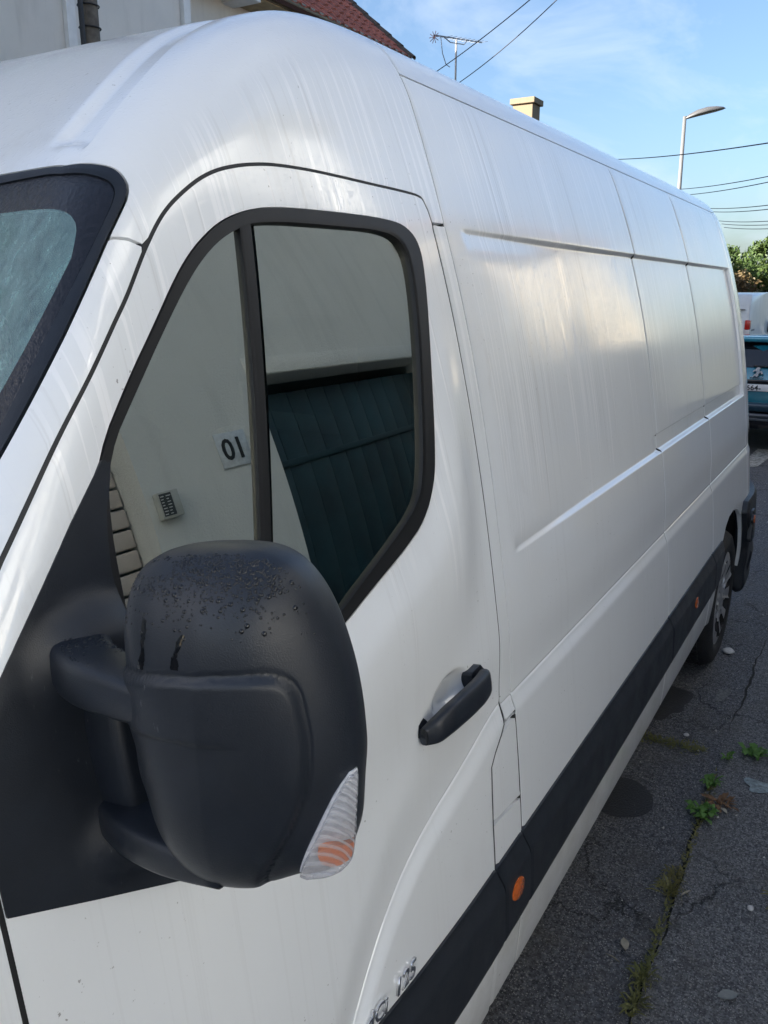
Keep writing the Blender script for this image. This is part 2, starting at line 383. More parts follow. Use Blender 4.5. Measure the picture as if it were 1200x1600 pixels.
# garden wall and the next house along, its end wall in the sun
GW = tag(wall_y('garden_wall', 7.02, 8.4, G-.1, 1.75, WY-.22, WY-.02, STUCCO, None), 'low pale garden wall between the two near-side houses', 'wall')
HM = empty('neighbour_house', (12, -4, G), 'cream neighbouring house with sunlit end wall beyond the garden wall', 'house')
CREAM = mat_render('cream_render', (.62, .52, .36), (.55, .46, .33), .4, 60)
for nm, a, b in (('front_wall', (8.4, -2.0, G-.1), (13.2, -1.75, 4.5)), ('end_wall', (8.4, -8, G-.1), (8.65, -2.0, 4.5)), ('end_wall', (12.95, -8, G-.1), (13.2, -2.0, 4.5)), ('back_wall', (8.65, -8, G-.1), (12.95, -7.75, 4.5))): box(nm, a, b, CREAM, HM)
prism('gable_top', [(-1.75, 4.5), (-8, 4.5), (-4.9, 6.0)], 0, 8.41, 8.63, CREAM, HM)
prism('roof_slope', [(-1.5, 4.42), (-1.5, 4.52), (-4.9, 6.22), (-4.9, 6.1)], 0, 8.2, 13.4, TILE, HM); prism('roof_slope', [(-8.3, 4.42), (-8.3, 4.52), (-4.9, 6.225), (-4.9, 6.105)], 0, 8.2, 13.4, TILE, HM)
for k, x in enumerate((9.2, 11.4)):
    wn = box('window', (x, -1.762, 1.2), (x+.9, -1.735, 2.4), simple('window_dark', (.02, .025, .03), .08), HM); box('window_frame', (x-.06, -1.74, 1.12), (x+.96, -1.715, 1.195), WHITEW, wn); box('window_frame', (x+.42, -1.734, 1.2), (x+.48, -1.715, 2.4), WHITEW, wn)


HL = empty('bounce_house', (-4, -8, G), 'unseen pale house set back behind the photographer, added to bounce sunlight', 'house')  # out of view; added so its sunlit front bounces light onto the van
box('wall', (-11, -12, G-.1), (.2, -6.2, 7.0), STUCCO, HL)
prism('roof_slope', [(-5.9, 6.9), (-5.9, 7.0), (-9.1, 9.0), (-9.1, 8.88)], 0, -11.3, .5, SLATE, HL); prism('roof_slope', [(-12.3, 6.9), (-12.3, 7.0), (-9.1, 9.005), (-9.1, 8.885)], 0, -11.3, .5, SLATE, HL)
for x in (-9.5, -6.5, -3.5, -1.4):
    for z in (1.2, 4.2): box('window', (x, -6.21, z), (x+1.0, -6.17, z+1.4), simple('setback_window', (.03, .035, .045), .1), HL)
tag(wall_y('front_garden_wall', -12, .88, G-.1, 1.0, WY-.2, WY, STUCCO, None), 'low pale front garden wall, left of the number ten house', 'wall')

# ------------------------------------------------------------------ houses across the street
GREYR = mat_render('grey_render', (.66, .645, .60), (.60, .585, .545), .35, 70, .35)
WOOD = simple('soffit_wood', (.40, .30, .16), .7, var=.35, vscale=9)
def win(parent, x, z, w_, h_, y, nm='window'):
    p_ = box(nm, (x, y-.012, z), (x+w_, y+.05, z+h_), simple('far_window_glass', (.03, .035, .04), .08), parent)
    for a, b in (((x-.07, y-.05, z-.07), (x+w_+.07, y-.013, z-.003)), ((x+w_/2-.03, y-.04, z), (x+w_/2+.03, y-.013, z+h_)), ((x-.06, y-.04, z+h_+.003), (x+w_+.06, y-.013, z+h_+.06))): box('window_frame', a, b, WHITEW, p_)
HB = empty('grey_house', (7, 9, G), 'plain grey rendered house with white corner boards, far side of the street', 'house')
box('wall', (-6.2, 9.0, G-.1), (9.72, 15, 8.4), GREYR, HB)
for x in (7.70, 9.73): box('corner_board', (x, 8.93, G), (x+.13, 8.998 if x < 9 else 9.2, 8.3), WHITEW, HB)
prism('roof_slope', [(8.5, 8.3), (8.5, 8.42), (12, 10.7), (12, 10.55)], 0, -6.18, 10.0, SLATE, HB); prism('roof_slope', [(15.5, 8.3), (15.5, 8.42), (12, 10.705), (12, 10.555)], 0, -6.18, 10.0, SLATE, HB)
win(HB, 3.0, 1.2, 1.1, 1.4, 9.0); win(HB, 5.4, 1.2, 1.1, 1.4, 9.0)
HD = empty('shading_terrace', (-16, 11, G), 'unseen tall grey terraced house across the street, added to shade the van', 'house')  # out of view; added, with a raised ridge, to keep sun off the van
box('wall', (-34, 9.0, G-.1), (-6.3, 15, 9.4), GREYR, HD)
prism('roof_slope', [(8.6, 9.3), (8.6, 9.42), (12, 12.9), (12, 12.75)], 0, -34.2, -6.2, SLATE, HD); prism('roof_slope', [(15.4, 9.3), (15.4, 9.42), (12, 12.905), (12, 12.755)], 0, -34.2, -6.2, SLATE, HD)
for k in range(8): win(HD, -30.5+k*3, 1.2, 1.1, 1.5, 9.0); win(HD, -30.5+k*3, 4.4, 1.1, 1.5, 9.0)
HA = empty('red_roof_house', (13, 9.5, G), 'house with red clay tile roof and wooden eaves, beyond the grey house', 'house')
box('wall', (9.95, 9.55, G-.1), (16.0, 16, 6.40), GREYR, HA)
box('soffit', (9.95, 9.02, 6.36), (16.2, 9.60, 6.40), WOOD, HA)
for x in (10.1, 11.25, 12.4, 13.55, 14.7, 15.8): box('rafter_board', (x, 9.0, 6.30), (x+.28, 9.56, 6.357), WHITEW, HA)
box('fascia', (9.95, 8.985, 6.38), (16.2, 9.02, 6.52), simple('fascia_brown', (.15, .12, .075), .7, var=.3), HA)
box('gutter', (9.95, 8.88, 6.44), (16.2, 8.983, 6.53), simple('old_gutter', (.22, .20, .15), .6, var=.3), HA, .03, 3)
sl_ = math.radians(40); cs, sn_ = math.cos(sl_), math.sin(sl_)
def rp(x, d, h): return (x, 8.92+d*cs-h*sn_, 6.50+d*sn_+h*cs)
v = [rp(9.95, -.05, -.02), rp(16.15, -.05, -.02), rp(16.15, 5.3, -.02), rp(9.95, 5.3, -.02), rp(9.95, -.05, -.10), rp(16.15, -.05, -.10), rp(16.15, 5.3, -.10), rp(9.95, 5.3, -.10)]
mk('roof_deck', v, [(0, 1, 2, 3), (7, 6, 5, 4), (0, 4, 5, 1), (1, 5, 6, 2), (2, 6, 7, 3), (3, 7, 4, 0)], simple('roof_felt', (.06, .03, .025), .9), HA, False)
v2 = [(a, 2*(8.92+5.3*cs)-b, c) for a, b, c in v]; mk('roof_slope', v2, [(3, 2, 1, 0), (4, 5, 6, 7), (1, 5, 4, 0), (2, 6, 5, 1), (3, 7, 6, 2), (0, 4, 7, 3)], TILE, HA, False)
prism('gable_top', [(9.55, 6.4), (16.3, 6.4), (12.95, 9.8)], 0, 15.8, 16.0, GREYR, HA)
# interlocking tiles: one shared mesh, each tile its own object
tw, tl = .255, .34
tv, tf = [], []; prof_t = [(-.5, .0), (-.42, .030), (-.28, .040), (-.14, .028), (-.02, .006), (.20, .0), (.42, .004), (.5, .022)]
for d in (0, 1):
    for a, h_ in prof_t: tv.append(Vector((a*tw, d*(tl+.05), h_+.014-(.026 if d else 0))))
k = len(prof_t)
for i in range(k-1): tf.append((i, i+1, k+i+1, k+i))
for a, h_ in prof_t: tv.append(Vector((a*tw, 0, h_-.006)))
for i in range(k-1): tf.append((2*k+i, 2*k+i+1, i+1, i))
tm = bpy.data.meshes.new('roof_tile'); tm.from_pydata(tv, [], tf); tm.update()
def mat_tile():
    m, t, p, o = newmat('clay_tile'); n = N(t); oi = n('ShaderNodeObjectInfo')
    r = oi.outputs['Random']; c = n.mix(r, (.42, .12, .075, 1), (.27, .085, .06, 1))
    c = n.mix(n.math('MULTIPLY', n.ramp(n.noise(n.obj(), 22, 5, .7), .45, .7), .6), c, (.10, .07, .055, 1))
    n.link(c, p.inputs['Base Color']); p.inputs['Roughness'].default_value = .8; return m
tm.materials.append(mat_tile())
hpw = parent_world(HA).inverted()
for r_ in range(12):
    for c_ in range(22):
        x = 16.02-c_*tw
        if x < 10.4: continue
        o = bpy.data.objects.new('roof_tile', tm); COL.objects.link(o); o.parent = HA; o.matrix_parent_inverse = hpw
        p_ = Vector(rp(x, r_*tl-.05, random.uniform(-.004, .006)))
        o.matrix_basis = Matrix.Translation(p_) @ Matrix.Rotation(sl_, 4, 'X') @ Matrix.Rotation(random.uniform(-.012, .012), 4, 'Z')
for r_ in range(13):
    d0 = r_*.36-.08; vv, f_ = [], []
    for d in (d0, d0+.40):
        for q in np.linspace(0, math.pi, 8): vv.append(rp(16.17+.085*math.cos(q), d, .02+.075*math.sin(q)-(.02 if d > d0 else 0)))
    mk('verge_tile', vv, [(i, i+1, 9+i, 8+i) for i in range(7)], simple('verge_clay', (.10, .075, .06), .85, var=.4, vscale=12), HA)
HC = empty('chimney_house', (25, 11, G), 'low house far across the street with a cream rendered chimney', 'house')
box('wall', (17.5, 9.3, G-.1), (31, 12.6, 4.6), CREAM, HC)
prism('roof_slope', [(9.0, 4.5), (9.0, 4.62), (10.95, 6.5), (10.95, 6.38)], 0, 17.2, 31.3, TILE, HC); prism('roof_slope', [(12.9, 4.5), (12.9, 4.62), (10.95, 6.505), (10.95, 6.385)], 0, 17.2, 31.3, TILE, HC)
CHM = mat_render('chimney_render', (.19, .145, .09), (.165, .125, .08), .3, 40, .2)
bm = bmesh.new(); bm_box(bm, (26.15, 10.15, 5.6), (26.79, 10.79, 7.53), .012); from_bm('chimney_stack', bm, CHM, HC)
bm = bmesh.new(); bm_box(bm, (26.07, 10.07, 7.532), (26.87, 10.87, 7.70), .02); from_bm('chimney_cap', bm, mat_render('cap_render', (.20, .155, .10), (.16, .122, .08), .4, 30, .4), HC)
for x in (18.6, 21.4, 24.2, 27.0): win(HC, x, 1.2, 1.1, 1.4, 9.3)
WHITEM = simple('weathered_white_metal', (.34, .33, .32), .45, var=.2, vscale=20); GREYM = simple('grey_metal', (.30, .31, .33), .45, metal=.5)
AN = tag(tube('aerial', [(20.07, 9.8, 6.2), (20.07, 9.8, 7.82)], .025, WHITEM), 'rooftop television aerial on a thin white mast', 'aerial')
tube('boom', [(18.90, 9.8, 7.66), (21.55, 9.8, 8.10)], .016, GREYM, AN); tube('stay', [(19.40, 9.8, 7.74), (19.75, 9.8, 7.70), (20.5, 9.8, 7.82), (20.7, 9.8, 7.96)], .012, GREYM, AN)
tube('cable', [(19.25, 9.8, 7.70), (19.35, 9.8, 7.38), (19.55, 9.8, 7.18), (19.75, 9.8, 7.17)], .010, GREYM, AN)
for k in range(5):
    q = k*math.pi/5; tube('reflector_rod', [(18.92+.0*k, 9.8+.13*math.cos(q), 7.62+.13*math.sin(q)), (18.92, 9.8-.13*math.cos(q), 7.62-.13*math.sin(q))], .008, simple('pink_plastic', (.30, .17, .16), .5), AN, 5)
for k in range(9): x = 19.5+k*.25; tube('element', [(x, 9.62, 7.66+.166*(x-18.9)), (x, 9.98, 7.66+.166*(x-18.9))], .005, GREYM, AN, 5)
POLEW = simple('pole_wood', (.13, .115, .095), .85, var=.45, vscale=12, bump=.5, bscale=25)
PO = tag(tube('utility_pole', [(7.20, 8.0, G), (7.20, 8.0, 5.0), (7.20, 8.0, 9.4)], [.125, .10, .085], POLEW, n=14), 'weathered wooden utility pole before the grey house', 'utility pole')
tube('conduit', [(7.03, 7.93, G), (7.03, 7.93, 8.8)], .028, RUBBER, PO)
for z in (4.78, 5.0, 5.35): tube('strap', [(7.20+.115*math.cos(q), 8.0+.115*math.sin(q), z) for q in np.linspace(0, 2*math.pi, 17)], .008, RUBBER, PO, 6)
# street lamp
LM = tag(tube('street_lamp', [(34.95, 7.5, G), (34.95, 7.5, 4.2), (34.83, 7.5, 8.30)], [.11, .09, .065], simple('lamp_grey', (.13, .13, .128), .5, metal=.1), n=12), 'tall pale grey street lamp with a slender leaf-shaped head', 'street lamp')
v, f = [], []; prof_l = [(0, .06, .06), (.18, .13, .11), (.5, .22, .16), (.95, .26, .17), (1.35, .21, .13), (1.65, .10, .07), (1.76, .01, .01)]
for t, wv, hv in prof_l:
    for q in np.linspace(0, 2*math.pi, 14, endpoint=False):
        c_, s_ = math.cos(q), math.sin(q); a = Vector((34.85, 7.48, 8.22+.10*math.sin(min(1, t)*1.6)))+Vector((.36, -1.02, .16)).normalized()*(t*.80)
        v.append((a.x+wv*c_*.9, a.y+wv*c_*.35, a.z+hv*(s_ if s_ > 0 else s_*.45)))
for i in range(len(prof_l)-1):
    for a in range(14): f.append((i*14+a, i*14+(a+1) % 14, (i+1)*14+(a+1) % 14, (i+1)*14+a))
mk('lamp_head', v, f, simple('lamp_head_grey', (.075, .075, .075), .4), LM)
# overhead wires
WIRE = simple('wire', (.035, .035, .04), .6)
def wire(a, b, sag, r, label):
    a, b = Vector(a), Vector(b)
    tag(tube('overhead_wire', [a.lerp(b, t)-Vector((0, 0, sag*4*t*(1-t))) for t in np.linspace(0, 1, 21)], r*.72, WIRE, n=6), label, 'wire', 'overhead wires')
wire((13.0, 3.6, 7.1), (18.6, 10.9, 6.30), .20, .012, 'upper-left overhead wire crossing the aerial mast')
wire((14.3, 3.8, 7.6), (19.8, 10.9, 6.32), .35, .012, 'overhead wire crossing just below the first, right of the aerial')
wire((12.0, .55, 3.84), (24.6, 7.6, 5.55), .10, .014, 'single overhead wire crossing the street lamp pole')
wire((12.0, .9, 3.46), (22.0, 4.95, 4.36), .06, .010, 'upper wire of the close pair below the lamp head')
wire((12.0, .9, 3.40), (22.0, 4.85, 4.22), .06, .010, 'lower wire of the close pair below the lamp head')
wire((12.0, .9, 3.08), (22.0, 4.10, 3.90), .05, .010, 'upper wire of the two thin wires beside the van roof corner')
wire((12.0, .9, 3.03), (22.0, 4.00, 3.82), .05, .010, 'lower wire of the two thin wires beside the van roof corner')
wire((12.0, .9, 2.86), (22.0, 3.75, 3.60), .04, .009, 'topmost of the three low wires above the trees')
wire((12.0, .9, 2.81), (22.0, 3.68, 3.53), .04, .009, 'middle of the three low wires above the trees')
wire((12.0, .9, 2.76), (22.0, 3.62, 3.45), .04, .009, 'lowest of the three low wires above the trees')

# ------------------------------------------------------------------ trees
BARK = simple('bark', (.06, .045, .03), .9, var=.4, vscale=10)
def mat_leaf(name, a, b):
    m, t, p, o = newmat(name); n = N(t)
    c = n.mix(n.ramp(n.noise(n.obj(), 1.6, 4, .6), .3, .7), c4(a), c4(b)); n.link(c, p.inputs['Base Color']); p.inputs['Roughness'].default_value = .6
    tl_ = n('ShaderNodeBsdfTranslucent', {'Color': c}); ms = n('ShaderNodeMixShader', {'Fac': .3, 1: p.outputs[0], 2: tl_.outputs[0]}); n.link(ms.outputs[0], o.inputs['Surface']); return m
LEAFG = mat_leaf('leaf_green', (.035, .075, .018), (.085, .12, .025)); LEAFB = mat_leaf('leaf_russet', (.14, .075, .03), (.10, .09, .03))
def tree(name, x, y, zb, blobs, n, size, mat, label, trunk_h):
    t = empty(name, (x, y, G), label, 'tree', 'trees at the end of the street')
    tube('trunk', [(x, y, G-.05), (x+.05, y, trunk_h*.6), (x, y+.05, trunk_h)], [.16, .12, .06], BARK, t)
    for k in range(4):
        b = blobs[k % len(blobs)]; tube('branch', [(x, y, trunk_h*.6), (x+b[0]*.5, y+b[1]*.5, b[2]*.8), (x+b[0], y+b[1], b[2])], [.06, .045, .015], BARK, t)
    v, f = [], []
    for bx, by, bz, br in blobs:
        for i in range(n):
            d = rng.normal(size=3); d /= np.linalg.norm(d); rr = br*(rng.uniform()**.45)*(1+.35*math.sin(d[0]*5+bx)*math.sin(d[2]*4+d[1]*5))
            c = np.array([x+bx, y+by, bz])+d*rr*np.array([1, 1, .95])
            a = rng.normal(size=3); a /= np.linalg.norm(a); b_ = np.cross(a, rng.normal(size=3)); b_ /= np.linalg.norm(b_); s_ = size*rng.uniform(.6, 1.3); q = len(v)
            v += [c-a*s_, c+b_*s_*.45, c+a*s_, c-b_*s_*.45]; f.append((q, q+1, q+2, q+3))
    mk('crown', v, f, mat, t, False)
def bl(n_, rx, z0, z1, r0, r1, seed):
    r_ = random.Random(seed); return [(r_.uniform(-rx, rx), r_.uniform(-rx, rx), r_.uniform(z0, z1), r_.uniform(r0, r1)) for _ in range(n_)]
tree('broadleaf_tree', 38, 6.6, 0, bl(9, 1.5, 1.6, 3.1, .6, .95, 1)+[(-.3, .2, 3.55, .33), (-.9, .8, 3.5, .35), (.4, -.6, 3.45, .4)], 520, .10, LEAFG, 'sunlit green tree nearest the van roof corner, thin leafy top', 2.6)
tree('broadleaf_tree', 39, 4.4, 0, bl(10, 1.5, 1.5, 3.2, .6, .95, 2)+[(-.2, .1, 3.9, .32), (.1, .6, 3.6, .42), (-.8, -.8, 3.5, .45)], 520, .10, LEAFG, 'dark green tree at the right edge with a tall leafy shoot', 2.6)
tree('broadleaf_tree', 44, 2.2, 0, bl(10, 1.8, 1.5, 3.4, .7, 1.1, 5), 420, .12, LEAFG, 'green tree behind, partly outside the right edge', 2.8)
tree('broadleaf_tree', 46, 8.5, 0, bl(10, 1.9, 1.5, 3.2, .7, 1.1, 6), 420, .12, LEAFG, 'green tree furthest back, mostly hidden by the van', 2.8)
tree('russet_shrub', 30.5, 4.55, 0, bl(6, .45, 1.3, 2.35, .3, .45, 3), 260, .07, LEAFB, 'russet brown leafy shrub above the distant white van', 1.8)


# ------------------------------------------------------------------ van body skin
# side profile, roof and windscreen blended into one smooth skin; x to the rear, y across, z up (metres)
YP, ZP = 1.42, 1.30
ZCC, SC, YCC = 1.967, .66, .571
_zk = np.array([-2.4, -2.1, -1.9, -1.65, -1.45, -1.2, -1.0, -.8, -.55, -.3, -.05, .1, .3, .45, .6, .7])*SC+ZCC
_yk = np.array([-.025, -.072, -.085, -.064, -.042, -.016, 0, .028, .074, .125, .186, .228, .289, .34, .404, .462])*SC+YCC
_pc = np.polyfit(_zk-1.4, _yk, 5)
def prof(z): return np.polyval(_pc, np.clip(z, .36, 2.45)-1.4)
def yside(x, z):
    d = np.maximum(0, x-4.75)
    return prof(z)+.06*np.maximum(0, 1.3-x)**2+.25*d*d+4*d**4
def xhead(y): return .68-.025*(1-((1.55-y)/.8)**2)
def zroof(x, y): return 2.447+.06*(1-((1.55-y)/.65)**2)-.02*np.maximum(0, x-4.2)**2
def smin(a, b, k):
    h = np.maximum(k-np.abs(a-b), 0)/k
    return np.minimum(a, b)-h*h*k*.25
def skin(x, y, z):
    dx = x-xhead(y)
    zf = np.where(dx > .8947, 2.4703, 2.09+.85*dx-.475*dx*dx)
    top = smin(smin(zroof(x, y), zf, .045), 2.085+1.45*dx, .03)
    return smin(y-yside(x, z), (top-z)*.8, .10)
def section(x, th):
    x, th = np.broadcast_arrays(np.asarray(x, float), np.asarray(th, float))
    lo = np.full(x.shape, .02); hi = np.full(x.shape, 2.2); c, s = np.cos(th), np.sin(th)
    r = lo.copy(); done = np.zeros(x.shape, bool); step = 2.18/50
    for i in range(50):
        rn = r+step; o = skin(x, YP-rn*c, ZP+rn*s) < 0; new = o & ~done
        lo = np.where(new, r, lo); hi = np.where(new, rn, hi); done |= o; r = rn
    for i in range(30):
        m = .5*(lo+hi); ins = skin(x, YP-m*c, ZP+m*s) > 0
        lo = np.where(ins, m, lo); hi = np.where(ins, hi, m)
    return .5*(lo+hi)
_tt = np.radians(np.linspace(-52, 101, 1500)); _rr = section(2.0, _tt)
_py, _pz = YP-_rr*np.cos(_tt), ZP+_rr*np.sin(_tt)
_ss = np.concatenate([[0], np.cumsum(np.hypot(np.diff(_py), np.diff(_pz)))])
def s_of_z(z): return float(np.interp(z, _pz[_tt < 1.2], _ss[_tt < 1.2]))
def base(x, s):
    th = np.interp(s, _ss, _tt); r = section(x, th)
    return np.stack([np.broadcast_to(x, r.shape), YP-r*np.cos(th), ZP+r*np.sin(th)], -1)
def grad(p):
    e = 2e-4; x, y, z = p[..., 0], p[..., 1], p[..., 2]
    g = np.stack([skin(x+e, y, z)-skin(x-e, y, z), skin(x, y+e, z)-skin(x, y-e, z), skin(x, y, z+e)-skin(x, y, z-e)], -1)
    return -g/np.linalg.norm(g, axis=-1, keepdims=True)
def sst(a, b, x):
    t = np.clip((x-a)/(b-a), 0, 1); return t*t*(3-2*t)
S_SILL, S_T2, S_T1, S_C, S_L, S_U, S_R2, S_R1 = [s_of_z(z) for z in (.505, .646, .856, 1.173, 1.447, 1.510, 2.088, 2.363)]
S_T1, S_T2, S_SILL = .680, .497, .325
X_D, X_B, X_S2, X_S3, X_E = 1.425, 1.4765, 2.853, 3.718, 4.735
def h_side(x, s):
    slow = sst(1.50, 2.15, x); ew = np.exp(-np.maximum(0, S_R2-s)/.022)+np.exp(-np.maximum(0, s-S_L)/.022)
    ramp = (slow+(1-slow)*.55*sst(1.535, 1.575, x)*np.minimum(1, ew))*(1-sst(4.700, 4.706, x))
    rec = sst(S_L, S_L+.013, s)*(1-sst(S_R2-.011, S_R2, s))
    h = -.014*ramp*rec
    h = h-.005*ramp*sst(2.80, 2.812, x)*sst(S_L, S_L+.013, s)*(1-sst(S_U-.003, S_U, s))
    up = np.maximum(0, s-S_C)
    h = h-.008*np.where(s > S_C, 1-sst(0, .13, up), sst(S_C-.040, S_C-.002, s))-.0025*np.exp(-((s-S_C)/.0026)**2)
    return h
_cx = np.array([.60, .75, .8671, .9293, 1.0376, 1.1565, 1.258, 1.3119, 1.4148, 1.48])
_cs = np.array([.30, .56, .7448, .8123, .8832, .9222, .9528, .9651, .983, S_C])
_q = np.polyfit(_cx, _cs, 5)
def _sc(x): return np.polyval(_q, x)
def h_door(x, s):
    sc = _sc(x)
    h = -.008*np.where(s > sc, 1-sst(0, .13, s-sc), sst(sc-.045, sc-.002, s))-.002*np.exp(-((s-sc)/.0026)**2)
    # shoulder sweeping in towards the window opening
    q_ = np.stack([np.broadcast_to(x, h.shape).ravel(), np.broadcast_to(s, h.shape).ravel()], 1)
    dw = dist_loop(q_, WO).reshape(h.shape); lowfac = (1-sst(1.55, 1.85, s))*(1-sst(1.27, 1.425, x))*sst(.70, .84, x)
    h = h+.017*lowfac*sst(-.02, .085, dw)*(1-sst(.10, .30, dw))
    # hollow behind the handle
    d = np.sqrt(((x-1.205)/.078)**2+((s-1.098)/.040)**2)
    h = h-.022*(1-sst(.35, 1.0, d))
    return h
_dx = np.array([.60, .709, .752, .808, .888, 1.007, 1.15, 1.4, 2.0]); _ds = np.array([1.97, 2.030, 2.058, 2.1125, 2.189, 2.283, 2.345, 2.395, 2.42])
_dq = np.polyfit(_dx[1:], _ds[1:], 4)
def _dr(x): return np.where(x < 1.4, np.polyval(_dq, np.minimum(x, 1.4)), np.polyval(_dq, 1.4)+.03*(x-1.4))
def h_cap(x, s):
    r = _dr(x)
    return -.0095*sst(.722, .752, x)*sst(r-.004, r+.006, s)*(1-sst(r+.048, r+.078, s))
def zero(x, s): return np.zeros(np.broadcast(x, s).shape)
def Pfull(x, s, h):
    p = base(x, s); return p+h(x, s)[..., None]*grad(p)
def Nfull(x, s, h, e=7e-4):
    n = np.cross(Pfull(x+e, s, h)-Pfull(x-e, s, h), Pfull(x, s+e, h)-Pfull(x, s-e, h))
    return n/np.linalg.norm(n, axis=-1, keepdims=True)

def area2(p): return .5*np.sum(p[:, 0]*np.roll(p[:, 1], -1)-np.roll(p[:, 0], -1)*p[:, 1])
def resample(p, d, rows=(), cols=()):
    o = []
    for i in range(len(p)):
        a, b = p[i], p[(i+1) % len(p)]; k = max(1, int(math.ceil(np.hypot(*(b-a))/d))); ts = [j/k for j in range(k)]
        ln = np.hypot(*(b-a))
        for ax, vals in ((1, rows), (0, cols)):
            if abs(b[ax]-a[ax]) > .5*ln: ts += [t for t in ((v-a[ax])/(b[ax]-a[ax]) for v in vals) if .0005/ln < t < 1-.0005/ln]
        ts = sorted(ts); ts = [t for j, t in enumerate(ts) if j == 0 or (t-ts[j-1])*ln > .0004]
        for t in ts: o.append(a+(b-a)*t)
    return np.array(o)
def smooth_line(p, d=.01):
    p = np.asarray(p, float); o = []
    for i in range(len(p)-1):
        p0, p1, p2, p3 = p[max(i-1, 0)], p[i], p[i+1], p[min(i+2, len(p)-1)]; k = max(1, int(np.hypot(*(p2-p1))/d))
        for j in range(k):
            t = j/k; o.append(tuple(.5*((2*p1)+(p2-p0)*t+(2*p0-5*p1+4*p2-p3)*t*t+(3*p1-p0-3*p2+p3)*t**3)))
    return o+[tuple(p[-1])]
def inset(p, d):
    a = p-np.roll(p, 1, 0); b = np.roll(p, -1, 0)-p
    a /= np.linalg.norm(a, axis=1)[:, None]+1e-12; b /= np.linalg.norm(b, axis=1)[:, None]+1e-12
    na = np.stack([-a[:, 1], a[:, 0]], 1); nb = np.stack([-b[:, 1], b[:, 0]], 1); m = na+nb
    m /= np.maximum(np.sum(m*m, 1), .6)[:, None]/2
    return p+m*d
def inpoly(pts, p):
    x, y = pts[:, 0], pts[:, 1]; c = np.zeros(len(pts), bool)
    for i in range(len(p)):
        (x1, y1), (x2, y2) = p[i], p[i-1]
        if y1 == y2: continue
        c ^= ((y1 > y) != (y2 > y)) & (x < (x2-x1)*(y-y1)/(y2-y1)+x1)
    return c
def dist_loop(pts, p):
    d = np.full(len(pts), 1e9)
    for i in range(len(p)):
        a, b = p[i], p[(i+1) % len(p)]; ab = b-a; t = np.clip(((pts-a)@ab)/(ab@ab+1e-15), 0, 1)
        d = np.minimum(d, np.hypot(*(pts-(a+t[:, None]*ab)).T))
    return d
def chaikin(p, k=2):
    p = np.asarray(p, float)
    for _ in range(k): p = np.stack([.75*p+.25*np.roll(p, -1, 0), .25*p+.75*np.roll(p, -1, 0)], 1).reshape(-1, 2)
    return p
